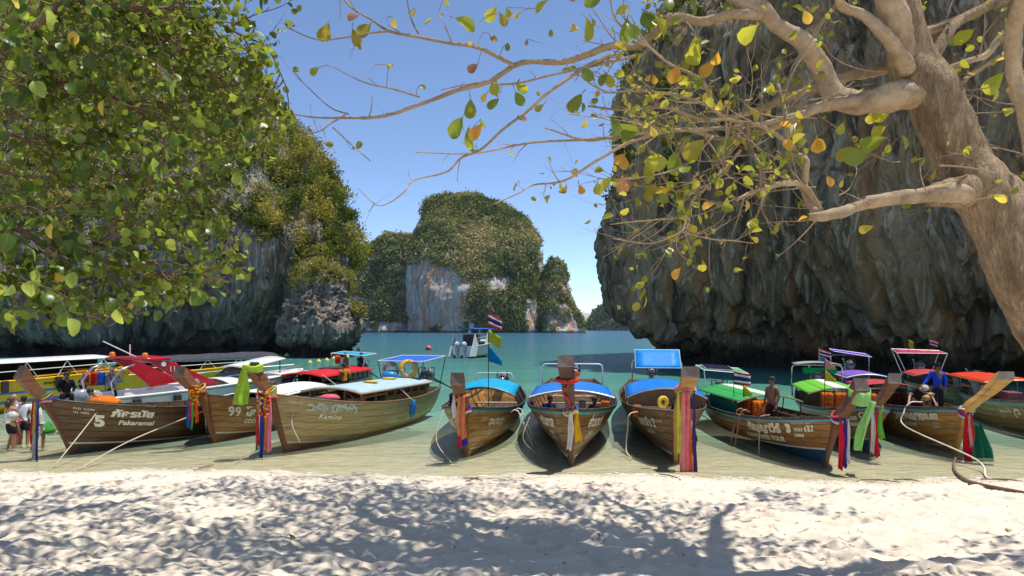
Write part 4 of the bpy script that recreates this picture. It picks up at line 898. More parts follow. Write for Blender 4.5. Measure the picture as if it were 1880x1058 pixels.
b8.engine(z=1.2, tail=3); b8.sashes('purple, red and white sash hanging from the kanyawee boat prow', [((.75, .03, .05), -.07, .03, 1.25, .16), ((.07, .04, .28), .04, .02, 1.2, .13), ((.75, .7, .7), .14, .0, 1.1, .10)], .52, [(.8, .7, .72), (.1, .06, .4), (.75, .1, .1)])
tp = b8.M @ b8.tip
drape('pale green chiffon scarf hanging beside the kanyawee boat prow', tp + Vector((.18, -.15, -.42)), 1.25, .36, (.42, .75, .28), lean=(-.05, .42), rz=.2)
mb = MB().sheet(lambda u, v: Vector((.235 * cos(v * 2 * pi), .26 * sin(v * 2 * pi), .12 - .34 * u - .10 * cos(v * 2 * pi))), 3, 20, .01); o = mb.build('scarf', fabric('cloth (0.42, 0.75, 0.28)', (.42, .75, .28), .4), None, True); o.matrix_basis = Matrix.Translation(b8.M @ (b8.tip - Vector((.09, 0, .22)))) @ Matrix.Rotation(b8.rz, 4, 'Z'); tag(o, 'pale green cloth wrapped round the kanyawee boat prow top', 'scarf')
# 9
b9 = Longtail('longtail boat with a lime and white canopy just right of the kanyawee boat', (1598, 834), (1455, 735), (1648, 695), gb=1.42, B=1.1, col=W2, bottom=BLUEB, gm=.88, pw=.34, prow=PB, rub=LBLUE, rk=.38, fwd=1.0, stripe=(.6, .57, .48), planks=5, Lx=9, bt=.30, sag=.06, keelz=.0)
b9.write('5', .95, .70, .24, -1, thick=.03); b9.write('0352', .45, .74, .11, -1, thick=.008); b9.write('00850', .42, .61, .11, -1, thick=.008); b9.write('C', .2, .78, .18, -1, thick=.01)
LG = paint('lime canopy', (.14, .46, .04), .5, 0, .1); striped(b9, -8.1, -3.9, 1.36, 2.1, [LG, LG, GW, LG, LG], .22)
b9.arch(-8.5, 2.12, 1.9, STEEL, .03); b9.roof(-9.3, -8.0, 2.16, 1.7, paint('grey tin roof', (.32, .32, .28), .5), rise=.08, posts=0, name='stern_roof')
MB().sheet(lambda u, v: (-8.45, .75 - 1.3 * v, 2.02 - .2 * u * (1 + .4 * sin(v * 9))), 3, 10, .01).build('green_cloth', fabric('bright green cloth', (.02, .42, .16)), b9.e, True)
b9.engine(z=1.6, tail=3); b9.sashes('green, red and white sash on the plain brown prow right of the kanyawee boat', [((.22, .6, .08), .06, .05, .85, .13), ((.75, .04, .05), -.04, .03, 1.35, .11), ((.8, .76, .74), -.13, .02, 1.25, .12)], .52, [(.3, .5, .25), (.75, .35, .3), (.7, .7, .68)])
# 10 purple boat behind 9
b10 = Longtail('longtail boat with purple canopies behind the lime canopied boat', (1650, 772), (1520, 714), (1668, 742), gb=1.2, B=1.05, col=W1, bottom=DKB, gm=.95, pw=.2, fwd=.4, rub=LBLUE, Lx=9.2)
PU = paint('purple canopy', (.16, .07, .42), .5, 0, .15, dirt=(.5, .42, .5)); b10.roof(-8.1, -4.6, 1.36, 1.9, PU, rise=.16, posts=4, edge=WHITE)
b10.arch(-8.7, 2.25, 1.8, STEEL, .026); b10.shade([(-9.1, -.9, 2.55), (-9.1, .85, 2.30), (-7.9, .85, 2.18), (-7.9, -.9, 2.46)], paint('violet shade', (.12, .04, .45), .45), False, WHITE)
b10.engine(z=1.6, tail=3); MB().sheet(lambda u, v: (-6 + 2.4 * u, -1.02, 1.0 + .28 * v), 4, 2, .01).build('side_curtain', fabric('cloth purple', (.2, .07, .45)), b10.e)
# 11 pink red boat behind
b11 = Longtail('longtail boat with a pink stern shade and red canopy at the back right', (1765, 762), (1640, 706), (1772, 738), gb=1.15, B=1.05, col=W1, bottom=DKB, gm=.95, pw=.2, fwd=.4, Lx=9)
b11.roof(-7.8, -4.4, 1.34, 1.9, paint('red canopy', (.50, .05, .06), .5, 0, .2), rise=.16, posts=4, edge=DECKW)
b11.shade([(-9.4, -1.2, 2.5), (-9.4, 1.1, 2.42), (-7.6, 1.1, 2.32), (-7.6, -1.2, 2.32)], paint('pink red shade', (.45, .05, .11), .5, 0, .4, dirt=(.08, .03, .06)), True, WHITE)
b11.engine(z=1.5, tail=3)
# 12 yellow prow
b12 = Longtail('longtail boat with a big yellow prow and THAI lettering at the right', (1752, 831), (1580, 757), (1858, 690), gb=1.38, B=1.1, col=W4, bottom=W4, gm=.98, pw=.44, prow=WY, rub=LBLUE, rk=.62, fwd=1.35, Lx=8.8, planks=6, stem=True)
b12.e['label'] = 'longtail boat with a thick yellow prow leaning right, lettered 2.02'
b12.write('2.02', .62, .78, .16, -1, thick=.02, sx=1.3); b12.write('วรพระนาง', 1.12, .76, .24, -1, thick=.022, sx=1.15); b12.write('ชมทะเล จำลอง', 1.55, .62, .12, -1, thick=.006); b12.write('0352', .6, .66, .08, -1); b12.write('01851', .6, .58, .08, -1)
b12.roof(-8.2, -6.0, 1.4, 2.0, paint('red canopy', (.50, .05, .06)), rise=.14, posts=3)
OR = (paint('orange red canopy', (.6, .05, .015), .45, 0, .15, dirt=(.3, .05, .04)))
for x in (): MB().sheet(lambda u, v: (x + .8 * u - .3 * v, -.98, 1.0 + .75 * v), 3, 3, .008).build('clear_curtain', paint('dusty plastic', (.24, .22, .20), .3), b12.e)
b12.sashes('red, white and purple sash tied to the yellow prow at the right', [((.62, .02, .04), -.08, .05, 1.35, .16), ((.8, .35, .35), .0, .04, .9, .08), ((.7, .05, .05), .06, .02, 1.1, .10)], .47, [(.8, .78, .76), (.25, .12, .45), (.75, .05, .08), (.8, .76, .76)])
drape('dark green patterned cloth hanging behind the yellow prow', b12.M @ Vector((.75, .30, .95)), 1.15, .62, (.03, .22, .14), lean=(0, .1), name='patterned_cloth', cat='cloth', rz=-1.6, group=None, folds=16)
# 13 at the right edge
b13 = Longtail('longtail boat cut by the right edge of the picture with a maroon box on deck', (1950, 812), (1735, 737), (1995, 700), gb=1.3, B=1.1, col=W4, bottom=W4, gm=.98, pw=.36, prow=PB, rub=LBLUE, rk=.5, Lx=8.6)
b13.write('©', 1.62, .62, .30, -1, thick=.02); b13.write('นคร นวล สิน', 2.1, .74, .10, -1, thick=.006)
b13.engine(z=1.4)
b13.roof(-8.3, -3.6, 1.62, 2.1, OR, rise=.10, posts=4, edge=paint('orange edge', (.75, .10, .02), .4), postm=DECKW)
for x in (-5.0, -7.4): MB().sheet(lambda u, v: (x + .8 * u - .3 * v, -1.02, 1.0 + .55 * v), 3, 3, .008).build('clear_curtain', paint('dusty plastic', (.24, .22, .20), .3), b13.e)
for i in range(2): 
    o = MB().box((0, 0, 0), (.55, .5, .32), taper=.9).build('deck_box', paint('maroon box', (.2, .05, .05), .5), None, bevel=.02); o.matrix_basis = b13.M @ Matrix.Translation((-3.0 - .62 * i, -.35, 1.16)); tag(o, ['maroon box on the deck of the boat cut by the right edge', 'rear maroon box behind the other on the right edge boat'][i], 'box')
# ================================================================ SPEEDBOATS
def speedhull(name_label, stern_px, bow_px, zst=1.15, zbow=1.75, B=1.25, Dst=None, Dbw=None, mat=None, bands=(), L=None, cat='speedboat', deck=None, name='speedboat', group=None):
    a = Vector((xat(stern_px, Dst), Dst, 0)); b = Vector((xat(bow_px, Dbw), Dbw, 0)); d = b - a; L = d.length; rz = atan2(d.y, d.x)
    e = thing(name, name_label, cat, a, rz, group); M = Matrix.Translation(a) @ Matrix.Rotation(rz, 4, 'Z')
    def S(q, t, side, off=0.0):
        hb = B * (max(0, 1 - (max(0, q - .45) / .55) ** 2.6) ** .8) * (.9 + .1 * min(1, q / .3)); g = zst + (zbow - zst) * q ** 1.6; k = -.3 + .5 * max(0, (q - .75) / .25) ** 2
        bow = max(0, (q - .5) / .5); x = L * (q * (.80 + .20 * t ** .8)) ; y = hb * (min(1, t / .35) ** .8 * .82 + .18 * max(0, (t - .35) / .65) ** .7) * (1 - .35 * bow * (1 - t)); z = k + (g - k) * (t ** (1.0))
        return Vector((x, side * (y + off), z))
    for side in (1, -1):
        mb = MB(); nu, nt = 30, 10; V = [S(i / nu, j / nt, side) for i in range(nu + 1) for j in range(nt + 1)]; F = []
        for i in range(nu):
            for j in range(nt):
                f = (i * (nt + 1) + j, (i + 1) * (nt + 1) + j, (i + 1) * (nt + 1) + j + 1, i * (nt + 1) + j + 1); F.append(f if side < 0 else f[::-1])
        mb.add(V, F).build('hull_side', mat, e, True)
        for (t0, t1, m) in bands:
            V = []; N = 30
            for i in range(N + 1):
                q = i / N * .995
                for t, o_ in ((t0, 0), (t0 + .01, .012), (t1 - .01, .012), (t1, 0)): V.append(S(q, t, side, o_))
            F = [(i * 4 + k, i * 4 + (k + 1) % 4, (i + 1) * 4 + (k + 1) % 4, (i + 1) * 4 + k) for i in range(N) for k in range(4)]
            MB().add(V, F if side < 0 else [f[::-1] for f in F]).build('hull_stripe', m, e)
        MB().tube([S(i / 30, 1, side) for i in range(31)], .045, 6).build('gunwale', mat, e, True)
    MB().sheet(lambda u, v: S(.5 + .48 * u, .97, 1).lerp(S(.5 + .48 * u, .97, -1), v) + Vector((0, 0, .25 * (1 - u) * (1 - (2 * v - 1) ** 2))), 10, 8, .03).build('fore_deck', deck or mat, e, True)
    MB().sheet(lambda u, v: S(.02 + .5 * u, .45, 1).lerp(S(.02 + .5 * u, .45, -1), .03 + .94 * v), 8, 4, .03).build('cockpit_floor', paint('cockpit grey', (.4, .4, .4), .6), e)
    pts = [S(0, t / 8, 1) for t in range(9)] + [S(0, t / 8, -1) for t in range(8, -1, -1)]; mb = MB(); n = len(pts); mb.add(pts + [p + Vector((.06, 0, 0)) for p in pts], [tuple(range(n - 1, -1, -1)), tuple(range(n, 2 * n))]); mb.build('transom', mat, e)
    return e, M, S, L
def outboard(e, x, y, z, col=None, s=1.0):
    m = col or paint('outboard cowl', (.26, .29, .33), .3); mb = MB()
    mb.ball((x - .2 * s, y, z + .45 * s), (.34 * s, .2 * s, .30 * s), 12); mb.box((x - .15 * s, y, z + .12 * s), (.3 * s, .2 * s, .5 * s)); mb.box((x - .2 * s, y, z - .35 * s), (.18 * s, .08 * s, .6 * s)); mb.ball((x - .25 * s, y, z - .6 * s), (.28 * s, .07 * s, .07 * s), 8)
    o = mb.build('outboard_motor', m, e, True); MB().lathe([(.16 * s, -.01), (.16 * s, .01)], (x - .55 * s, y, z - .6 * s), 8, Matrix.Rotation(pi / 2, 3, 'Y')).build('propeller', DARKM, o)
def canopy_frame(e, x0, x1, z, wd, mat, S, L, rise=.12, n=6, name='canopy', sag=True, zr=0.0):
    MB().sheet(lambda u, v: (x0 + (x1 - x0) * u, wd * (v - .5), z + zr * u + rise * (1 - (2 * v - 1) ** 2) - (.04 * abs(sin(u * pi * n)) if sag else 0) - .1 * (u > .93) * (u - .93) * 14), 24, 10, .025).build(name, mat, e, True)
    for k in (-1, 1):
        for i in range(n):
            xa = x0 + (x1 - x0) * (i + .5) / n; za = z + zr * (i + .5) / n - .02
            for dx in (-.45, .45): MB().tube([(xa, k * wd * .48, za), (xa + dx, k * wd * .5, S(min(.9, (xa + dx) / L), 1, 1).z)], .016, 5).build('strut', WHITE, e)
        for zz in (.5,): MB().tube([(x0, k * wd * .5, S(.1, 1, 1).z + (z - 1.1) * zz * .7), (x1 - .3, k * wd * .5, S(.7, 1, 1).z + (z - 1.1) * zz * .7)], .018, 5).build('hand_rail', WHITE, e)
YEL = paint('yellow gelcoat', (.78, .42, .01), .25, 0, .08); REDG = paint('red gelcoat', (.48, .008, .02), .2, 0, .12)
TE = paint('teal stripe', (.02, .25, .27), .4); BRW = paint('dark red antifouling', (.20, .05, .035), .6, var=.3); BLS = paint('blue stripe', (.03, .16, .5), .35)
# yellow, stern off the left edge
ey, My, Sy, Ly = speedhull('yellow speedboat with blue stripes and a white roof at the far left', -150, 310, 1.35, 1.8, 1.4, 27, 37, YEL, [(.42, .50, BLS), (.66, .72, BLS), (.90, .96, YEL)])
canopy_frame(ey, .8, Ly * .68, 2.12, 2.5, WHITE, Sy, Ly, n=4, sag=False, zr=.1)
MB().sheet(lambda u, v: (.5 + Ly * .62 * u, .3, 1.1 + 1.0 * v), 6, 3, .02).build('interior_shadow_panel', fabric('interior shadow black', (.02, .018, .02), .02), ey)  # added black panel stands in for the shade under the white roof
for q in (.22, .42, .58): MB().box(Sy(q, .8, -1) + Vector((0, -.12, .12)), (.28, .10, .5)).build('fender', RUBBER, ey, bevel=.03)
MB().tube([(Ly * .3, -1.2, 1.5), (Ly * .7, -1.1, 1.72)], .04, 6).build('yellow_rail', YEL, ey)
V_, F_ = text_mesh('www.krabi', .28); V_ = [My.inverted() @ (My @ Vector((Ly * .36 + x, -1.40, 1.12 + y))) for x, y, z in V_]; MB().add([Sy(min(.9, v.x / Ly), .82 + (v.z - 1.12) * .6, -1, .03) for v in V_], F_).build('lettering', DARKM, ey)
# yellow with long dark roof behind
eg, Mg, Sg, Lg = speedhull('yellow speedboat under a long dark grey canvas roof behind the red arch', 190, 500, 1.3, 1.7, 1.4, 34, 41, YEL, [(.5, .58, BLS)])
canopy_frame(eg, .3, Lg * .98, 1.88, 2.6, fabric('dark grey canvas', (.07, .07, .085), .03), Sg, Lg, .26, 5, zr=.15)
MB().sheet(lambda u, v: (.5 + Lg * .8 * u, -.2, 1.1 + .72 * v), 6, 3, .02).build('interior_shadow_panel', fabric('interior shadow black', (.02, .018, .02), .02), eg)  # added black panel, shade of the interior put into its colour
# white with the red arch, number 11
ew, Mw, Sw, Lw = speedhull('white speedboat with a red roll arch numbered 11 and teal stripe', 165, 556, 1.15, 1.65, 1.35, 24.5, 33, WHITE, [(.0, .30, BRW), (.44, .50, TE), (.53, .56, TE), (.93, .98, paint('grey strip', (.4, .4, .4), .4))])
for y in (-.75, 0, .75): outboard(ew, -.05, y, .75, s=.95)
def arch_side(y, side):
    prof = [(3.3, 1.25), (4.3, 1.32), (2.6, 2.02), (1.6, 2.5), (.75, 2.52), (.6, 2.42), (1.75, 1.92), (2.25, 1.75)]
    prof = [(3.0, 1.22), (4.4, 1.40), (2.35, 2.35), (1.35, 2.46), (2.35, 1.80)]
    M_ = Matrix(((1, 0, 0, 0), (0, 0, 1, y), (0, 1, 0, 0), (0, 0, 0, 1))); return MB().prism(prof, .12, M_).build('arch_side', REDG, ew, bevel=.03)
pa = arch_side(-1.2, -1); arch_side(1.2, 1)
MB().sheet(lambda u, v: (1.25 + 1.0 * u, -1.3 + 2.6 * v, 2.46 + .06 * (1 - (2 * v - 1) ** 2)), 4, 8, .10).build('arch_top', REDG, ew, True)
V_, F_ = text_mesh('11', .3); MB().add([(2.2 + x, -1.275, 1.98 + y) for x, y, z in V_], F_).build('lettering', WHITE, ew)
MB().lathe([(.10, -.01), (.09, .01)], (2.0, -1.27, 2.28), 12, Matrix.Rotation(pi / 2, 3, 'X')).build('round_light', WHITE, ew); MB().lathe([(.14, -.008), (.13, .008)], (3.35, -1.27, 1.5), 14, Matrix.Rotation(pi / 2, 3, 'X')).build('round_badge', paint('badge', (.4, .45, .5), .4), ew)
for k in (0, 1): MB().tube([(.2 + .06, -1.1 + 1.9 * k, 1.1), (.15, -1.1 + 1.9 * k, 1.7), (.5, -1.1 + 1.9 * k, 2.15), (1.0, -1.1 + 1.9 * k, 2.3)], .035, 7).build('stern_rail', STEEL, ew, True)
MB().tube([(1.5, -.5, 2.5), (.3, -.3, 3.15)], .02, 6).build('antenna', WHITE, ew); MB().tube([(1.8, .6, 2.5), (1.8, .6, 3.0)], .025, 6).build('mast', WHITE, ew)
for y, x in ((1.1, 1.4), (-.9, 1.5)): MB().lathe([(.09, 0), (.11, .05), (.10, .17), (.05, .21)], (x, y, 2.5), 12).build('beacon', paint('orange beacon', (.75, .2, .01), .3), ew)
for q in (.1, .26): MB().box(Sw(q, .78, -1) + Vector((0, -.12, 0)), (.30, .12, .45)).build('fender', RUBBER, ew, bevel=.04)
MB().sheet(lambda u, v: (Lw * (.60 + .22 * u), -.85 + 1.7 * v, 1.98 + .38 * (1 - u) * 0 + .34 * u - .08 * (2 * v - 1) ** 2), 4, 6, .05).build('windscreen_hatch', WHITE, ew, True)
for k in (-1, 1): MB().tube([(Lw * .8, k * .7, 1.6), (Lw * .8, k * .7, 2.22)], .025, 5).build('hatch_post', DARKM, ew)
MB().sheet(lambda u, v: (Lw * .58 + .8 * u, -.95 + 1.9 * v, 1.52 + .45 * u), 3, 6, .03).build('windscreen', GLASS, ew, True)
for k in (-1, 1): MB().tube([Sw(.45, 1, k) + Vector((0, 0, .35)), Sw(.8, 1, k) + Vector((0, 0, .3)), Sw(.97, 1, k) + Vector((0, 0, .25)), ], .018, 5).build('bow_rail', STEEL, ew)
# white speedboat out on the bay
es, Ms, Ss, Ls = speedhull('small white speedboat with a blue roof and two outboards out on the bay', 848, 905, 1.5, 2.3, 1.75, 84, 90, WHITE, [(.0, .25, TE)])
canopy_frame(es, .4, Ls * .75, 3.6, 3.2, paint('blue boat roof', (.03, .12, .5), .4), Ss, Ls, .1, 2, sag=False)
for y in (-.55, .55): outboard(es, 0, y, 1.0, paint('silver cowl', (.5, .52, .55), .3), 1.4)
for k in (-1, 1):
    MB().prism([(-.6, .2), (.7, .2), (1.2, 1.6), (.5, 3.0), (.1, 1.8)], .14, Matrix(((1, 0, 0, 0), (0, 0, 1, k * 1.6), (0, 1, 0, 0), (0, 0, 0, 1)))).build('stern_wing', WHITE, es, bevel=.03)
    MB().prism([(2.6, 1.4), (3.4, 1.4), (4.2, 3.5), (3.7, 3.5)], .1, Matrix(((1, 0, 0, 0), (0, 0, 1, k * 1.55), (0, 1, 0, 0), (0, 0, 0, 1)))).build('roof_wing', WHITE, es)
MB().sheet(lambda u, v: (2.0 + .1 * u, -1.3 + 2.6 * v, 1.3 + 1.6 * u), 3, 3, .04).build('cabin_front', paint('dark cabin', (.03, .02, .03), .5), es)
for i in range(5): MB().tube([(.8 + i * .5, -1.2 + i * .5, 3.6), (.8 + i * .5, -1.2 + i * .5, 4.3)], .03, 4).build('antenna', WHITE, es)

# ---- floats, buoys
t_=paint('yellow float', (.75, .55, .03), .4)
bm_ = MB().lathe([(.02, -.2), (.16, -.18), (.24, -.05), (.24, .08), (.16, .2), (.05, .24), (.05, .32), (.02, .33)], n=12).build('buoy', paint('yellow buoy', (.70, .58, .10), .5, dirt=(.35, .32, .15)), None, True)
blab = ['first yellow buoy of the line at its left end', 'second yellow buoy from the left end of the line', 'third yellow buoy from the left of the line', 'fourth yellow buoy of the row under the sea rock', 'fifth yellow buoy of the row under the sea rock', 'yellow buoy at the right end of the upper row', 'yellow buoy just under the last two of the row', 'yellow buoy in the middle of the slanting row', 'yellow buoy left of the middle of the slanting row', 'yellow buoy near the left end of the slanting row', 'yellow buoy lowest at the left end of the slanting row']
for i, (x, y) in enumerate([(527, 653), (554, 653), (581, 653), (608, 652.5), (635, 652), (647.5, 653), (637, 655), (613, 659), (600, 662), (585, 664), (569, 666)]):
    o = bm_ if i == 0 else bm_.copy(); 
    if i: COL.objects.link(o)
    p = G0(x, y + 1); o.location = p; k = p.y / 75; o.scale = (k * 1.15,) * 3; tag(o, blab[i], 'buoy', 'yellow buoys under the sea rock')
o = MB().ball((0, 0, .25), .55, 14).build('red_buoy', paint('faded red buoy', (.55, .12, .12), .5), None, True); o.location = G0(787, 643); tag(o, 'round faded red buoy alone on the bay', 'buoy')

# ================================================================ PEOPLE
SKINS = {'fair': (.55, .30, .20), 'tan': (.34, .17, .09), 'brown': (.20, .09, .045), 'dark': (.10, .05, .03)}
def skinmesh(name, verts, edges, radii, mat, parent, root=0, sub=2):
    me = bpy.data.meshes.new(name); me.from_pydata([tuple(v) for v in verts], edges, []); me.materials.append(mat)
    o = add(name, me, parent); m = o.modifiers.new('skin', 'SKIN'); m.use_smooth_shade = True
    sv = me.skin_vertices[0].data
    for i, r in enumerate(radii):
        sv[i].radius = r if isinstance(r, tuple) else (r, r); sv[i].use_root = (i == root)
    s_ = o.modifiers.new('sub', 'SUBSURF'); s_.levels = sub; s_.render_levels = sub; return o
def person(label, pos, rz, J=None, skin='tan', top=None, sleeves=1, bottom=None, legs=1, hair=(.015, .012, .01), cap=None, hgt=1.68, longhair=False, beard=False, bag=None):
    """local frame: +x is forward, +y the person's left; J overrides joints"""
    e = thing('person', label, 'person', pos, rz); k = hgt / 1.72
    D = dict(pelvis=(0, 0, .96), waist=(0, 0, 1.10), chest=(0, 0, 1.30), neck0=(-.01, 0, 1.46), neck=(0, 0, 1.52), head=(.02, 0, 1.62), crown=(.01, 0, 1.70),
             shL=(0, .175, 1.41), shR=(0, -.175, 1.41), elL=(-.02, .23, 1.14), elR=(-.02, -.23, 1.14), wrL=(.06, .25, .90), wrR=(.06, -.25, .90),
             hiL=(0, .09, .90), hiR=(0, -.09, .90), knL=(.03, .10, .50), knR=(.03, -.10, .50), anL=(-.02, .10, .09), anR=(-.02, -.10, .09), toL=(.14, .12, .03), toR=(.14, -.12, .03))
    if J: D.update(J)
    P = {n: Vector(v) * k for n, v in D.items()}; sm = paint('skin ' + skin, SKINS[skin], .5, 0, .08, 8)
    names = ['pelvis', 'waist', 'chest', 'neck0', 'neck', 'head', 'crown']; V = [P[n] for n in names]; R = [(.14, .105), (.135, .10), (.155, .115), (.075, .07), (.058, .06), (.078, .092), (.062, .07)]; E = [(i, i + 1) for i in range(6)]
    hd = P['head']; hv = (P['head'] - P['neck']).normalized(); fw = Vector((hv.z, 0, -hv.x)).normalized()
    def addv(p, r, frm): V.append(Vector(p)); R.append(r); E.append((frm, len(V) - 1)); return len(V) - 1
    for s_, sg in (('L', 1), ('R', -1)):
        a = addv(P['sh' + s_], .062, 2); b = addv(P['el' + s_], .042, a); w_ = addv(P['wr' + s_], .03, b)
        d = (P['wr' + s_] - P['el' + s_]).normalized(); h = P['wr' + s_] + d * .06; hb = addv(h, (.036, .022), w_)
        sv = d.cross(Vector((1, 0, .2))).normalized(); nv = sv.cross(d)
        for q, (o_, ln) in enumerate(((-.026, .062), (-.009, .076), (.009, .07), (.026, .055))):
            m = addv(h + sv * o_ + d * .04, .0095, hb); t2 = addv(h + sv * o_ * 1.15 + d * (.04 + ln * .55) + nv * .008, .0085, m); addv(h + sv * o_ * 1.2 + d * (.04 + ln) + nv * .024, .007, t2)
        m = addv(h - sv * .038 * sg + nv * .012, .011, hb); addv(h - sv * .055 * sg + d * .035 + nv * .02, .009, m)
        a = addv(P['hi' + s_], .095, 0); b = addv(P['kn' + s_], .058, a); c = addv(P['kn' + s_].lerp(P['an' + s_], .35), .055, b); c = addv(P['an' + s_], .036, c); addv(P['to' + s_], (.04, .026), c)
    nose = addv(hd + fw * .105 + Vector((0, 0, -.005)), .014, 5)
    skinmesh('body', V, E, R, sm, e)
    for sg in (1, -1): MB().ball(hd + fw * .088 + Vector((0, sg * .03, .025)), (.009, .012, .007), 8).build('eye', DARKM, e); MB().ball(hd + Vector((-.005, sg * .082, .0)), (.022, .012, .032), 8).build('ear', sm, e, True)
    MB().ball(hd + fw * .086 + Vector((0, 0, -.045)), (.010, .024, .007), 8).build('mouth', paint('lips', (.25, .08, .06), .5), e)
    up = (P['crown'] - P['head']).normalized()
    if hair:
        mb = MB(); mb.ball(hd + up * .045 - fw * .018, (.102, .092, .092), 14, jag=.05)
        if longhair: mb.tube([hd - fw * .07 + up * .02, hd - fw * .11 - Vector((0, 0, .1)), hd - fw * .1 - Vector((0, 0, .24))], [.07, .06, .025], 8)
        else: mb.ball(hd - fw * .05 + up * .0, (.062, .082, .075), 10, jag=.08)
        mb.build('hair', paint('hair %s' % (hair,), hair, .7), e, True)
    if cap:
        mb = MB(); mb.lathe([(.108, .0), (.108, .03), (.10, .065), (.07, .095), (.02, .11)], hd + up * .045 - fw * .01, 14, up.to_track_quat('Z', 'Y').to_matrix()); mb.box(hd + fw * .135 + up * .055, (.10, .13, .014)); mb.build('cap', fabric('cap %s' % (cap,), cap, 0), e, True)
    if top:
        V = [P['pelvis'] + Vector((0, 0, .02)), P['waist'], P['chest'], P['neck0'] - Vector((0, 0, .02))]; R = [(.165, .13), (.158, .125), (.178, .137), (.075, .075)]; E = [(0, 1), (1, 2), (2, 3)]
        for s_ in 'LR':
            V.append(P['sh' + s_]); R.append(.085); E.append((2, len(V) - 1)); f = {0: 0, 1: .6, 2: 1.0}[min(2, sleeves)]
            if f: V.append(P['sh' + s_].lerp(P['el' + s_], f)); R.append(.072 if f < 1 else .06); E.append((len(V) - 2, len(V) - 1))
            if sleeves >= 2: V.append(P['el' + s_].lerp(P['wr' + s_], .95)); R.append(.046); E.append((len(V) - 2, len(V) - 1))
        skinmesh('shirt', V, E, R, fabric('shirt %s' % (top,), top, .05), e, 1)
    if bottom:
        V = [P['pelvis'] + Vector((0, 0, .04)), P['pelvis'] - Vector((0, 0, .03))]; R = [(.158, .125), (.165, .135)]; E = [(0, 1)]
        for s_ in 'LR':
            V.append(P['hi' + s_]); R.append(.115); E.append((1, len(V) - 1)); V.append(P['hi' + s_].lerp(P['kn' + s_], .8)); R.append(.092); E.append((len(V) - 2, len(V) - 1))
            if legs > 1: V.append(P['kn' + s_]); R.append(.085); E.append((len(V) - 2, len(V) - 1)); V.append(P['an' + s_]); R.append(.075); E.append((len(V) - 2, len(V) - 1))
        skinmesh('trousers' if legs > 1 else 'shorts', V, E, R, fabric('shorts %s' % (bottom,), bottom, .05), e, 0)
    return e
def at_px(px, D, z=0.0): return Vector((xat(px, D), D, z))
sit = dict(pelvis=(0, 0, .55), waist=(0, 0, .70), chest=(.03, 0, .90), neck0=(.04, 0, 1.06), neck=(.06, 0, 1.12), head=(.09, 0, 1.22), crown=(.09, 0, 1.30), shL=(.03, .175, 1.01), shR=(.03, -.175, 1.01), elL=(.05, .24, .76), elR=(.05, -.24, .76), wrL=(.27, .16, .66), wrR=(.27, -.16, .66),
           hiL=(.02, .09, .53), hiR=(.02, -.09, .53), knL=(.42, .14, .52), knR=(.42, -.14, .52), anL=(.44, .14, .10), anR=(.44, -.14, .10), toL=(.60, .15, .05), toR=(.60, -.15, .05))
def stand(lean=0, turn=0, **kw):
    return kw
# waders at the left
person('woman in a white sleeveless top and dark shorts wading, helmet in hand', at_px(20, 20.6, -.16), radians(70), dict(elR=(.12, -.2, 1.16), wrR=(.26, -.12, 1.05), knL=(.08, .1, .5), anL=(-.05, .1, .09)), 'tan', (.78, .78, .8), 0, (.03, .03, .04), 1, (.05, .03, .02), hgt=1.66, longhair=True)
person('bald man in a dark grey shirt wading behind the woman in white', at_px(27, 21.8, -.2), radians(-70), None, 'fair', (.06, .06, .065), 1, (.04, .04, .05), 1, None, hgt=1.74)
person('person in a white shirt and navy shorts wading beside the hanging sash', at_px(44, 21.3, -.18), radians(100), None, 'tan', (.75, .77, .82), 1, (.04, .05, .10), 1, hgt=1.66)
person('person in a long white shirt stepping through the shallows behind the prow', at_px(70, 20.5, -.15), radians(20), dict(knL=(.12, .1, .52), anL=(.1, .1, .09), knR=(-.02, -.1, .5), anR=(-.18, -.1, .12)), 'tan', (.82, .8, .8), 1, (.8, .76, .74), 1, hgt=1.6)
person('small child with a pink top wading among the group', at_px(29, 21.2, -.2), radians(60), None, 'tan', (.75, .10, .2), 1, (.7, .1, .2), 1, hgt=1.15)
hl = MB().ball((0, 0, 0), (.17, .15, .15), 14).build('helmet', paint('silver helmet', (.5, .5, .48), .4, 0, .5, 14), None, True); hl.location = at_px(23, 20.3, 1.0); tag(hl, 'silver patterned helmet held by the wading woman in white', 'helmet')
bg_ = MB(); bg_.sheet(lambda u, v: (.16 * (u - .5) * (1 + .3 * v), .5 * (v - .5), -.3 * u), 3, 6, .1); o = bg_.build('bag', fabric('bag', (.06, .28, .05), .1), None, True); o.location = at_px(85, 20.8, .72); tag(o, 'green and dark bag carried beside the wading group', 'bag')
# on boats, left
P0 = b1.w(-1.6, 0, 1.0)
person('man in a black wetsuit sitting behind the dark boat', at_px(122, 23.6, .78), radians(-55), sit, 'dark', (.015, .015, .018), 2, (.015, .015, .018), 2, hgt=1.7)
person('person in black leaning inside the white speedboat by the red arch', at_px(152, 26.2, .62), radians(20), dict(chest=(.12, 0, 1.26), neck0=(.2, 0, 1.38), neck=(.24, 0, 1.42), head=(.32, 0, 1.48), crown=(.36, 0, 1.54), shL=(.14, .17, 1.35), shR=(.14, -.17, 1.35), elL=(.3, .2, 1.15), wrL=(.5, .15, 1.12)), 'tan', (.05, .055, .07), 1, (.02, .02, .03), 2, hgt=1.65)
person('person in a grey shirt and pale cap wearing a red strap on the speedboat', at_px(205, 26.5, .38), radians(100), dict(elR=(.12, -.28, 1.22), wrR=(.16, -.36, 1.42)), 'fair', (.36, .38, .5), 1, (.02, .02, .025), 2, None, (.75, .73, .68), hgt=1.7)
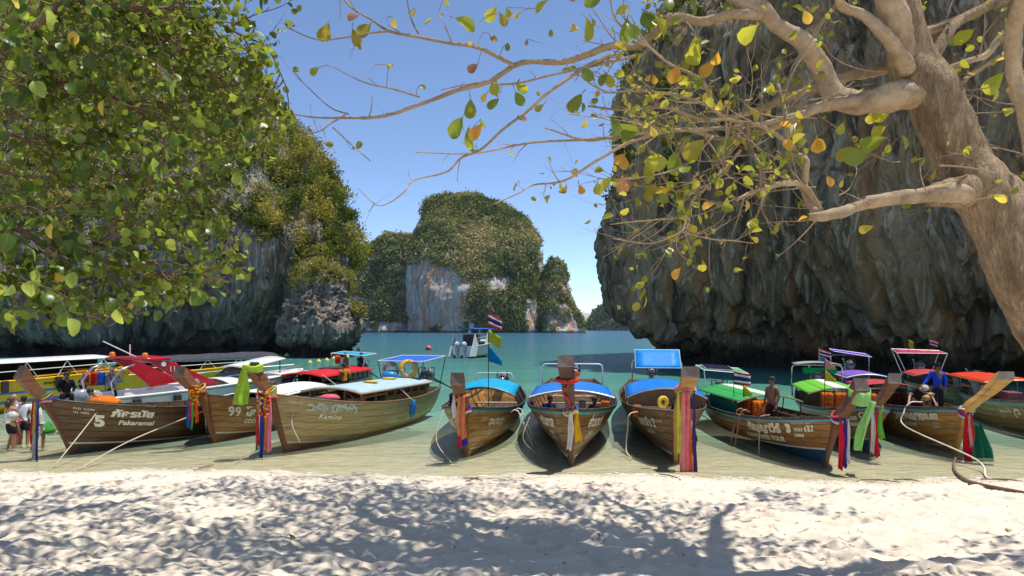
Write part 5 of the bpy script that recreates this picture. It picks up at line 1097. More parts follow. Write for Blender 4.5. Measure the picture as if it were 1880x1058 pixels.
strap = MB().tube([at_px(203, 26.28, 1.82) + Vector((-.05, 0, .05)), at_px(206, 26.22, 1.6), at_px(211, 26.22, 1.32)], .022, 5).build('shoulder_strap', fabric('strap', (.4, .02, .08)), None); tag(strap, 'dark red shoulder strap across the grey shirted back', 'strap')
o = MB().ball((0, 0, 0), (.45, .3, .2), 14, jag=.12).build('orange_cover', fabric('vest (0.75, 0.18, 0.02)', (.75, .18, .02), .1), None, True); o.location = b1.w(-.75, .35, 1.42); tag(o, 'heap of orange life jackets in the bow of the boat numbered 5', 'life jackets')
person('person bending over the orange heap in the bow of the boat numbered 5', b1.w(-1.0, -.05, .72), radians(-150), dict(sit, chest=(.16, 0, .84), neck0=(.24, 0, .97), neck=(.27, 0, 1.0), head=(.36, 0, 1.04), crown=(.40, 0, 1.1), shL=(.16, .17, .93), shR=(.16, -.17, .93), wrL=(.4, .1, .6), wrR=(.4, -.1, .6)), 'tan', (.65, .17, .03), 1, (.3, .3, .3), 1, hgt=1.6)
for i, (x, d, c) in enumerate(((160, 25.6, (.7, .12, .02)), (172, 25.9, (.6, .04, .02)), (182, 26, (.02, .08, .4)))):
    vest(['orange life jacket on the speedboat deck', 'red life jacket on the speedboat deck', 'blue life jacket on the speedboat deck'][i], at_px(x, d, 1.45), .5 + i, c)
person('man in an orange shirt numbered 9 on the red roofed boat', b4.w(-3.8, 1.30, .62) , radians(100), dict(sit, elL=(-.02, .27, .80), elR=(-.02, -.27, .80), wrL=(.2, .2, .7), wrR=(.2, -.2, .7)), 'tan', (.62, .24, .02), 1, (.05, .05, .05), 1, hgt=1.72)
V_, F_ = text_mesh('9', .3, thick=.012); nb = MB(); nb.add([(x - .09, 0, y) for x, y, z in V_], F_); o = nb.build('shirt_number', paint('black print', (.03, .02, .02), .8), None); o.location = b4.w(-3.8, 1.30, .62) + Vector((0, -.20, .75)); tag(o, 'black number nine on the back of the orange shirt', 'number')
person('shirtless man crouching on the red roof under the light blue shade', b4.w(-8.1, -.35, 1.02), radians(160), sit, 'tan', None, 0, (.06, .03, .03), 1, hgt=1.66)
person('person in navy blue crouching beside the shirtless man under the shade', b4.w(-8.3, .35, 1.02), radians(-20), sit, 'brown', (.02, .03, .12), 1, (.02, .02, .05), 1, hgt=1.66)
vest('black and orange life jacket propped on the red roof at the left', b4.w(-5.7, .2, 1.86), -1.2, (.55, .06, .02), .75)
vest('bright orange life jacket propped on the red roof at the right', b4.w(-7.5, -.6, 1.84), -1.3, (.8, .25, .02), .7)
ring('tan and orange life ring standing on the cabin roof', b3.w(-6.9, .35, 2.04), .30, .085, (1.45, 0, .5), [paint('tan ring', (.45, .28, .12), .6), paint('orange ring', (.75, .35, .02), .5)] * 2)
ring('white and pink striped life ring leaning at the stern of the cabin boat', b3.w(-7.6, -.85, 1.92), .28, .09, (1.5, 0, .5), [paint('white ring', (.8, .78, .76), .5), paint('pink ring', (.75, .28, .24), .5)] * 4)
o = MB().ball((0, 0, 0), (.33, .22, .18), 12, jag=.1).build('blue_bundle', paint('blue plastic', (.02, .2, .5), .3), None, True); o.location = b3.w(-6.2, -.1, 1.82); tag(o, 'blue plastic bundle on the cabin roof', 'bundle')
for i, (x, y) in enumerate(((-6.7, -.3), (-6.95, -.5), (-7.2, -.6))):
    o = MB().ball((0, 0, 0), (.26, .2, .15), 12, jag=.15).build('dark_bundle', paint(['navy cloth bundle', 'black cloth bundle', 'purple cloth bundle'][i], [(.01, .02, .06), (.015, .015, .02), (.12, .08, .12)][i], .8), None, True); o.location = b3.w(x, y, 1.81); tag(o, ['navy bundle next to the blue one on the cabin roof', 'black bundle in the middle of the cabin roof row', 'purple grey bundle at the stern end of the cabin roof'][i], 'bundle')
for i, (x, y) in enumerate(((-4.2, .3), (-5.8, .1))):
    o = MB().ball((0, 0, 0), (.28, .16, .05), 12).build('yellow_paddle', paint('yellow cloth', (.62, .38, .02), .6), None, True); o.location = b3.w(x, y, 1.74); tag(o, ['yellow board lying on the front of the cabin roof', 'yellow board lying on the middle of the cabin roof'][i], 'board')
fd = fender('blue fender hanging on a white line along the cabin boat side', b3.w(-5.2, 1.42, .72)); rope('white line holding the blue fender of the cabin boat', [b3.w(-4.9, .95, 1.56), b3.w(-5.2, 1.40, 1.04)], .014, 0, WHITE)
rope('white line from the red roof down to the cabin boat bow', [b4.w(-5.2, -.8, 1.6), b3.w(-2.6, .6, 1.35)], .014, 0, WHITE)
o = MB().ball((0, 0, 0), (.34, .3, .14), 12, jag=.1).build('pink_bundle', fabric('pink cloth', (.72, .16, .2), .2), None, True); o.location = b3.w(-2.0, .1, 1.36); tag(o, 'pink cloth bundle in the bow of the cabin boat', 'bundle')
o = MB().box((0, 0, 0), (.5, .3, .22), taper=1.25).build('tub', paint('pink tub', (.62, .28, .26), .5), None, bevel=.02); o.location = b3.w(-2.9, .55, 1.2); o.rotation_euler = (0, 0, b3.rz); tag(o, 'pale pink plastic tub at the cabin boat entrance', 'tub')
# centre boats
person('dark silhouetted person in blue sitting at the left in the centre boat', b6.w(-3.6, -.72, .18), radians(-60), sit, 'dark', (.015, .03, .10), 1, (.02, .02, .03), 1, hgt=1.7)
person('dark silhouetted person sitting at the right in the centre boat', b6.w(-3.7, .75, .14), radians(-120), sit, 'dark', (.03, .03, .05), 1, (.02, .02, .03), 1, hgt=1.7)
o = MB().box((0, 0, 0), (.22, .3, .34)).build('jerrycan', paint('cream plastic', (.62, .58, .4), .5), None, bevel=.03); o.location = b6.w(-5.2, .35, 1.0); tag(o, 'cream jerrycan standing in the centre boat', 'jerrycan')
person('person in black sitting under the bright blue canopy', b7.w(-2.9, .35, .2), radians(-140), sit, 'tan', (.015, .015, .018), 2, (.02, .02, .02), 2, hgt=1.66)
vest('orange life jacket hanging at the right side of the centre boat', b6.w(-3.4, 1.05, .98), 1.5, s=.75)
vest('orange life jacket in the left side of the blue canopied boat', b7.w(-2.3, -.95, .92), 1.5, s=.7)
# right boats
person('shirtless man with dark hair standing in the kanyawee boat', b8.w(-2.6, -.35, .42), radians(-150), dict(head=(.03, 0, 1.62), wrL=(.10, .22, .88), wrR=(.14, -.20, .90), elR=(-.04, -.26, 1.14)), 'brown', None, 0, (.05, .03, .03), 2, hgt=1.72)
person('man in a bright blue long sleeved shirt and navy cap standing up', b12.w(-4.0, .95, .66), radians(-120), dict(elR=(.05, -.30, 1.18), wrR=(.22, -.42, 1.02), elL=(-.02, .25, 1.15), wrL=(.05, .22, .92)), 'brown', (.02, .07, .55), 2, (.03, .03, .04), 2, cap=(.02, .02, .05), hgt=1.72)
person('man in a black shirt and pale grey cap bending over the gunwale', b12.w(-2.9, -.05, .34), radians(-95), dict(chest=(.22, 0, 1.22), waist=(.06, 0, 1.08), neck0=(.36, 0, 1.30), neck=(.40, 0, 1.31), head=(.49, 0, 1.33), crown=(.56, 0, 1.36), shL=(.25, .18, 1.28), shR=(.25, -.18, 1.28), elL=(.28, .34, 1.08), elR=(.28, -.36, 1.08), wrL=(.44, .36, .90), wrR=(.44, -.46, .92)), 'fair', (.03, .03, .032), 1, (.03, .03, .03), 2, None, (.55, .52, .50), hgt=1.68)
for i, (x, y) in enumerate(((-4.2, -.2), (-4.6, -.5), (-3.9, -.5))): vest(['orange life jacket hanging left in the kanyawee boat', 'orange life jacket behind the others in the kanyawee boat', 'orange life jacket nearest the standing man in the kanyawee boat'][i], b8.w(x + .6, y, .88), b8.rz + .3 * i, s=.95)
for i in range(4): vest(['orange life jacket at the left of the row in the lime canopied boat', 'second orange life jacket in the lime canopied boat', 'third orange life jacket in the lime canopied boat', 'orange life jacket at the right of the row in the lime canopied boat'][i], b9.w(-2.2, -.75 + .42 * i, 1.05), b9.rz, s=1.0)
o = MB(); o.ball((0, 0, 0), (.12, .1, .1), 10, jag=.15); o.ball((.16, .05, .1), (.12, .09, .07), 10, jag=.2); o = o.build('brown_parcel', paint('brown parcel', (.35, .2, .08), .6), None, True); o.location = b12.w(-1.3, -.3, 1.45); tag(o, 'brown knotted parcel on the fore deck of the yellow prowed boat', 'parcel')
person('distant person in pink standing waist deep out in the bay', at_px(762, 62, -.75), radians(90), None, 'fair', (.6, .3, .35), 1, (.6, .3, .3), 1, hgt=1.7)
# ladders, folded steel frame
sd8 = (b8.M.to_3x3() @ Vector((0, -1, 0))); ladder('rusty white ladder hooked on the side of the kanyawee boat', b8.w(-3.15, -1.08, .98), sd8, 1.0, .36, .28, RUST)
sd1 = (b1.M.to_3x3() @ Vector((0, 1, 0))); 
ladder('steel ladder hooked on the side of the boat numbered 5', b1.w(-3.7, 1.17, 1.02), (b1.M.to_3x3() @ Vector((0, 1, 0))), 1.15, .42, .25, STEEL)
ladder('white folding ladder hanging between the turquoise canopied boat and the centre boat', b5.w(-2.2, 1.32, .95), (b5.M.to_3x3() @ Vector((.2, 1, 0))), 1.0, .42, .55, WHITE, 4)
# flags
flag('tall pole flying a thai flag, a lime flag and a blue pennant', b5.w(-3.6, .25, .9), 2.6, None, flags=[(2.62 + .62, 'thai', None, .48, .42, .45), (2.62 + .05, 'plain', (.45, .55, .05), .46, .42, .55), (2.62 - .45, 'pennant', (.01, .32, .65), .5, .55, .9)], rz=.1, droop=.5, pole=.014)
flag('thai flag above a small blue flag on the grey tin roof', b9.w(-8.6, .1, 2.2), .62, None, flags=[(.6, 'thai', None, .5, .28, .3), (.28, 'plain', (.02, .3, .6), .3, .2, .2)], polem=paint('yellow pole', (.7, .45, .03), .5))
flag('large thai flag in front of the lime canopy', b8.w(-4.5, -.85, 1.25), .95, None, flags=[(.95, 'thai', None, .62, .42, .15)])
flag('yellow pennant hanging by the shirtless man', b8.w(-3.9, -.75, 1.1), .72, None, flags=[(.72, 'pennant', (.62, .60, .03), .55, .5, .75)])
flag('thai flag behind the pink stern shade', b11.w(-9.2, .6, 2.3), .75, None, flags=[(.75, 'thai', None, .5, .34, .3)])
flag('olive yellow flag right of the pink stern shade', b11.w(-8.0, -.6, 2.3), .75, None, flags=[(.75, 'plain', (.45, .42, .03), .3, .42, .5)])
flag('faded pink flag above a yellow pennant on a tall thin pole', b9.w(-1.2, -1.0, 1.15), 1.55, None, flags=[(1.55, 'pennant', (.65, .35, .35), .34, .36, .5), (1.2, 'pennant', (.62, .58, .05), .36, .36, .6)])
flag('small thai flag standing in the water by the yellow buoys', G0(655, 656), 1.3, None, flags=[(1.3, 'thai', None, .5, .55, .4)])
# ropes
rope('mooring rope from the bow of the boat numbered 5 down to the sand', [b1.w(-.55, .45, 1.55), b1.w(-.35, .6, 1.2), G0(98, 858, .02)], .016, .10)
rope('long taut mooring rope running to the beach beside the boat numbered 5', [b2.w(-.3, .35, 1.3), G0(250, 803, .45), G0(143, 862, .03)], .018, .05)
rope('mooring rope looped down the bow of the cabin boat', [b3.w(-.1, .28, 1.62), b3.w(.25, .35, .9), b3.w(.2, .6, .3)], .018, -.03)
rope('thin rope hanging at the left of the turquoise canopied boat', [b5.w(-.55, -.75, 1.25), b5.w(.1, -.85, .5), G0(830, 852, 0)], .013, .05)
rope('rope from the centre boat bow down into the water', [b6.w(-.9, -1.15, 1.15), b6.w(-.6, -1.3, .6), G0(992, 838, 0)], .012, .05)
rope('pale rope knotted over the gunwale of the blue canopied boat', [b7.w(-1.6, -.9, 1.15), b7.w(-1.1, -1.2, 1.12), b7.w(-1.1, -1.26, .7), b7.w(-1.0, -1.3, .1), G0(1160, 843, 0)], .022, .0)
rope('rope hanging over the lettering of the kanyawee boat', [b8.w(-1.9, -.7, 1.1), b8.w(-1.9, -1.0, 1.02), b8.w(-1.8, -1.05, .6), b8.w(-1.7, -1.1, 0)], .014, .0)
rope('long white rope running from the yellow prowed boat to the beach', [b12.w(-1.5, -.35, 1.30), b12.w(-1.3, -.75, 1.30), b12.w(-1.15, -.98, 1.0), b12.w(-.7, -1.05, .62), G0(1790, 842, .22), G0(1812, 876, .04), G0(1850, 882, .08)], .022, .02, paint('white rope', (.75, .68, .55), .8))
rope('line from the white speedboat bow across to the red roofed boat', [Mw @ Sw(.97, 1, 1), b4.w(-9.3, 0, 1.1)], .02, .05, WHITE)
# tie rope ends of the mooring stakes
for i, (a, b_) in enumerate((((431, 855), (449, 838)), ((985, 790), (990, 800)))):
    if i == 0: o = MB().tube([G0(a[0], a[1], -.05), G0(b_[0], b_[1], .12)], .018, 5).build('stake', DECKW, None); tag(o, 'thin wooden stake leaning out of the shallows', 'stake')
# ================================================================ TREES OVER THE BEACH
t = NT('pale tree bark'); co = t.coord((1, 1, 1)); lo = t.coord((1.3, 1.3, .5))
c = t.mix(t.rng(t.noise(co, 5, 5, .6), .3, .7), (.32, .225, .13), (.56, .42, .265))
c = t.mix(t.rng(t.noise(co, 1.6, 4, .6), .5, .72, 0, .6), c, (.16, .11, .07))
c = t.mix(t.rng(t.noise(co, 22, 4, .6), .5, .8, 0, .4), c, (.10, .07, .05))
BK = t.done(t.bsdf(c, .85, 0, t.bump(t.math('ADD', t.noise(lo, 30, 6, .65), t.math('MULTIPLY', t.noise(co, 7, 4), .8)), .8, .03), .2))
t = NT('cracked trunk bark'); co = t.coord((1, 1, 1)); lo = t.coord((1, 1, .28), rot=(0, radians(24), 0))
dn = t.n('TexNoise'); t.L(co, dn.inputs['Vector']); dn.inputs['Scale'].default_value = 9; dn.inputs['Detail'].default_value = 3
sv_ = t.n('VectorMath', operation='SCALE'); t.L(dn.outputs[1], sv_.inputs[0]); sv_.inputs['Scale'].default_value = .07; av_ = t.n('VectorMath', operation='ADD'); t.L(lo, av_.inputs[0]); t.L(sv_.outputs[0], av_.inputs[1])
cr = t.voro(av_.outputs[0], 30, 'DISTANCE_TO_EDGE'); n_ = t.noise(lo, 16, 7, .7, .8)
c = t.mix(t.rng(n_, .32, .68), (.24, .155, .085), (.52, .385, .235)); c = t.mix(t.rng(cr, 0, .10, .12, 0), c, (.13, .085, .055))
c = t.mix(t.rng(t.noise(lo, 3.0, 6, .7), .46, .64, 0, .8), c, (.13, .085, .05))
BKT = t.done(t.bsdf(c, .9, 0, t.bump(t.math('ADD', t.math('MULTIPLY', t.rng(cr, 0, .15), .18), n_), 1, .035), .2))
BKD = paint('brown branch bark', (.17, .105, .06), .85, 0, .4, 9, .3)
def leafmat(name, c1, c2, spots=(.25, .12, .03), tr=.45, vein=None, attr=False):
    t = NT(name); co = t.coord((1, 1, 1)); oi = t.n('ObjectInfo').outputs['Random']
    if attr: oi = t.n('Attribute', attribute_name='tint').outputs['Fac']
    c = t.mix(oi, c1, c2); c = t.mix(t.rng(t.noise(co, 11, 4, .7), .58, .70, 0, .8), c, spots)
    s_ = t.n('SeparateXYZ'); t.L(co, s_.inputs[0]) ; ay = t.math('ABSOLUTE', s_.outputs[1])
    if not attr:
        w_ = t.n('TexWave', wave_type='BANDS', bands_direction='X'); t.L(t.n('TexCoord').outputs['Object'], w_.inputs[0]); w_.inputs['Scale'].default_value = 3.2; w_.inputs['Distortion'].default_value = 1.5
        c = t.mix(t.rng(w_.outputs[1], .9, 1, 0, .35), c, sc(c2, 1.5)); c = t.mix(t.rng(ay, 0, .012, .6, 0), c, (.4, .36, .12))
    p = t.bsdf(c, .38, 0, None, .5); tl = t.n('BsdfTranslucent'); t.set(tl.inputs[0], t.mix(.5, c, (min(1, c2[0] * 2.6), min(1, c2[1] * 2.2), c2[2] * 1.6)))
    mx = t.n('MixShader'); mx.inputs[0].default_value = tr; t.L(p, mx.inputs[1]); t.L(tl.outputs[0], mx.inputs[2]); return t.done(mx.outputs[0])
LM = {'g': leafmat('almond leaf green', (.10, .17, .02), (.20, .27, .03)), 'y': leafmat('almond leaf yellow green', (.26, .32, .03), (.42, .42, .04)), 'l': leafmat('almond leaf olive', (.17, .17, .025), (.30, .27, .03)),
      'o': leafmat('almond leaf orange', (.62, .20, .03), (.70, .38, .05)), 'w': leafmat('almond leaf golden', (.65, .45, .04), (.75, .55, .07)), 'b': leafmat('almond leaf brown', (.22, .09, .04), (.42, .22, .10), tr=.2)}
HM = {'g': leafmat('round leaf green', (.016, .048, .005), (.072, .135, .012), tr=.38), 'y': leafmat('round leaf bright', (.20, .32, .05), (.36, .45, .09)), 'w': leafmat('round leaf yellow', (.65, .42, .05), (.75, .5, .1))}
FOLM = leafmat('beach tree foliage', (.012, .038, .004), (.26, .36, .045), attr=True, tr=.4); FOLA = leafmat('almond foliage', (.10, .17, .02), (.42, .38, .05), attr=True)
def leafmesh(kind, mat, k):
    r_ = random.Random(k); N = 7
    if kind == 'almond': us, prof = [0, .14, .34, .55, .74, .88, .96, 1], [.03, .12, .24, .33, .36, .30, .18, .03]
    else: us, prof = [0, .05, .2, .42, .64, .82, .94, 1], [.10, .32, .45, .49, .44, .32, .17, .02]
    V = []; F = []; bend = r_.uniform(.1, .5); fold = r_.uniform(.15, .5)
    for i in range(N + 1):
        u = us[i]; w_ = prof[i] * (1 + r_.uniform(-.08, .08)); x = u - (.1 * (i == 0) if kind != 'almond' else 0); z = -bend * u * u
        V += [(x - (.10 if kind != 'almond' and i == 0 else 0), -w_, z + w_ * fold), (x, -w_ * .5, z + w_ * fold * .42), (x, 0, z), (x, w_ * .5, z + w_ * fold * .42), (x, w_, z + w_ * fold * r_.uniform(.6, 1.3))]
    for i in range(N):
        for j in range(4): F.append((i * 5 + j, (i + 1) * 5 + j, (i + 1) * 5 + j + 1, i * 5 + j + 1))
    b = len(V); V += [(-.22, -.012, 0), (-.22, .012, 0), (.0, .012, .0), (0, -.012, 0)]; F.append((b, b + 3, b + 2, b + 1))
    return mesh_np('leaf', V, F, mat, True)
def leaf_stuff(name, C, S_, mat, parent, kind='round', facing=.0):
    C = np.asarray(C, float); n = len(C); S_ = np.asarray(S_)[:, None]
    a = rng.normal(size=(n, 3)); a[:, 2] -= .4; a /= np.linalg.norm(a, axis=1)[:, None]
    q = rng.normal(size=(n, 3)); q[:, 1] -= facing; b = np.cross(q, a); b /= np.linalg.norm(b, axis=1)[:, None] + 1e-9; nn = np.cross(a, b)
    w_ = .44 if kind == 'round' else .36
    pts = [C - a * S_ * .46, C - a * S_ * .34 + b * S_ * w_ * .75 + nn * S_ * .1, C + b * S_ * w_ + nn * S_ * .14, C + a * S_ * .33 + b * S_ * w_ * .7 + nn * S_ * .08, C + a * S_ * .52 - nn * S_ * .1, C + a * S_ * .33 - b * S_ * w_ * .7 + nn * S_ * .08, C - b * S_ * w_ + nn * S_ * .14, C - a * S_ * .34 - b * S_ * w_ * .75 + nn * S_ * .1]
    V = np.stack(pts, 1).reshape(-1, 3); i = np.arange(n)[:, None] * 8
    F = np.concatenate([i + [0, 1, 2, 3], i + [0, 3, 4, 4], i + [0, 5, 6, 7], i + [0, 4, 5, 5]], 0); F = np.concatenate([i + [0, 1, 2, 4], i + [2, 3, 4, 4], i + [0, 4, 6, 7], i + [4, 5, 6, 6]], 0)
    tri = F[:, 2] == F[:, 3]; F = [tuple(f[:3]) if q else tuple(f) for f, q in zip(F, tri)]
    T = np.clip(rng.uniform(0, 1, n) ** 2.4, 0, 1); o = add(name, mesh_np(name, V, F, mat, True, np.tile(T, 4)), parent); tag(o, kind='stuff'); return o
def bark_tube(name, pts, mat, parent, n=10, amp=.06, lump=0.0):
    """pts rows x,y,z,r (world)"""
    P = np.asarray(pts, float); m = len(P); T = np.gradient(P[:, :3], axis=0); T /= np.linalg.norm(T, axis=1)[:, None] + 1e-9
    a = np.array([0, 1, 0.]) if abs(T[0][1]) < .9 else np.array([1, 0, 0.]); nr = []
    v = a - T[0] * a.dot(T[0]); v /= np.linalg.norm(v)
    for i in range(m):
        v = v - T[i] * v.dot(T[i]); v /= np.linalg.norm(v) + 1e-9; nr.append(v)
    nr = np.array(nr); bn = np.cross(T, nr); th = np.linspace(0, 2 * pi, n, endpoint=False)
    D = nr[:, None] * np.cos(th)[None, :, None] + bn[:, None] * np.sin(th)[None, :, None]
    C = P[:, None, :3] + D * P[:, 3][:, None, None]
    r = P[:, 3][:, None]; k = amp * (fbm(C * 1.4 / max(.05, P[:, 3].max()) * .5, 3) + .5 * fbm(C * 9, 2) * min(1, P[:, 3].max() * 6))
    C = P[:, None, :3] + D * (r * (1 + k))[..., None]
    V = np.concatenate([C.reshape(-1, 3), P[:1, :3], P[-1:, :3]]); idx = np.arange(m * n).reshape(m, n); A = idx[:-1]; B = idx[1:]
    F = [tuple(f) for f in np.stack([A, np.roll(A, -1, 1), np.roll(B, -1, 1), B], 2).reshape(-1, 4)]
    F += [(m * n, (k_ + 1) % n, k_) for k_ in range(n)] + [(m * n + 1, (m - 1) * n + k_, (m - 1) * n + (k_ + 1) % n) for k_ in range(n)]
    return add(name, mesh_np(name, V, F, mat, True), parent)
def px_limb(pts, D0, D1, step=6, wob=.03):
    n = len(pts); rows = []
    for i, (x, y, w_) in enumerate(pts):
        D = D0 + (D1 - D0) * i / max(1, n - 1); p = W(x, y, D); rows.append([p.x, p.y + (random.uniform(-wob, wob) * D * .6 if 0 < i < n - 1 else 0), p.z, max(.0022, w_ / 2 * D / FOC)])
    return spline(rows, step)
def walk(p, d, ln, r, out, tips, lvl=0, up=.25, curl=.5):
    """knobbly twig; collects tube rows in out, leaf sites in tips"""
    n = max(4, int(ln / .07)); rows = [[*p, r]]; d = d.normalized(); q = Vector(p); kick = Vector((random.gauss(0, 1), random.gauss(0, 1), random.gauss(0, 1))) * curl * .25
    for i in range(n):
        if random.random() < .3: kick = Vector((random.gauss(0, 1), random.gauss(0, 1), random.gauss(0, 1))) * curl * .3
        d = (d + kick * .5 + Vector((0, 0, up * .13))).normalized(); q = q + d * ln / n; rr = r * (1 - .7 * (i + 1) / n); rows.append([*q, rr])
        if lvl < 2 and i > 0 and random.random() < (.30 if lvl == 0 else .22):
            s_ = (d + Vector((random.gauss(0, .7), random.gauss(0, .7), random.gauss(0, .6)))).normalized(); walk(q, s_, ln * random.uniform(.25, .55), rr * .65, out, tips, lvl + 1, up, curl)
        elif random.random() < .25:
            s_ = (d + Vector((random.gauss(0, .6), random.gauss(0, .6), abs(random.gauss(0, .9))))).normalized(); out.append([[*q, rr * .7], [*(q + s_ * .03), rr * .6], [*(q + s_ * .055 + Vector((0, 0, .012))), rr * .5]])
    out.append(rows); tips.append((q.copy(), d.copy()))
def twig_mesh(name, segs, mat, parent, n=5):
    V = []; F = []
    for rows in segs:
        P = np.asarray(rows, float); m = len(P); T = np.gradient(P[:, :3], axis=0) if m > 1 else P[:, :3]; T /= np.linalg.norm(T, axis=1)[:, None] + 1e-9
        a = np.where(np.abs(T[:, 2:3]) < .9, [[0, 0, 1.]], [[1., 0, 0]]); u = np.cross(a, T); u /= np.linalg.norm(u, axis=1)[:, None] + 1e-9; v = np.cross(T, u); th = np.linspace(0, 2 * pi, n, endpoint=False)
        C = P[:, None, :3] + (u[:, None] * np.cos(th)[None, :, None] + v[:, None] * np.sin(th)[None, :, None]) * P[:, 3][:, None, None]
        b = len(V); V += C.reshape(-1, 3).tolist()
        for i in range(m - 1):
            for k in range(n): F.append((b + i * n + k, b + i * n + (k + 1) % n, b + (i + 1) * n + (k + 1) % n, b + (i + 1) * n + k))
    return tag(add(name, mesh_np(name, V, np.array(F), mat, True), parent), kind='stuff')
LEAVES = {}
def put_leaf(parent, kind, mats, ck, p, size, d=None, face=None):
    key = (kind, ck, random.randrange(4))
    if key not in LEAVES: LEAVES[key] = leafmesh(kind, mats[ck], key[2] * 7 + len(ck) + ord(ck))
    o = bpy.data.objects.new('leaf', LEAVES[key]); COL.objects.link(o); o.parent = parent
    x = Vector(d) if d is not None else Vector((random.gauss(0, 1), random.gauss(0, .5), random.gauss(-.4, .8))); x = (x.normalized() + Vector((random.gauss(0, .25), random.gauss(0, .25), random.gauss(-.15, .25)))).normalized()
    z = (Vector(face) if face is not None else Vector((random.gauss(0, .8), random.gauss(-.3, .8), random.gauss(.5, .8)))); y = z.cross(x)
    if y.length < .1: y = x.orthogonal()
    y.normalize(); z = x.cross(y)
    M = Matrix((x, y, z)).transposed().to_4x4(); M.translation = Vector(p); o.matrix_basis = parent.matrix_basis.inverted() @ M @ Matrix.Scale(size, 4); return o
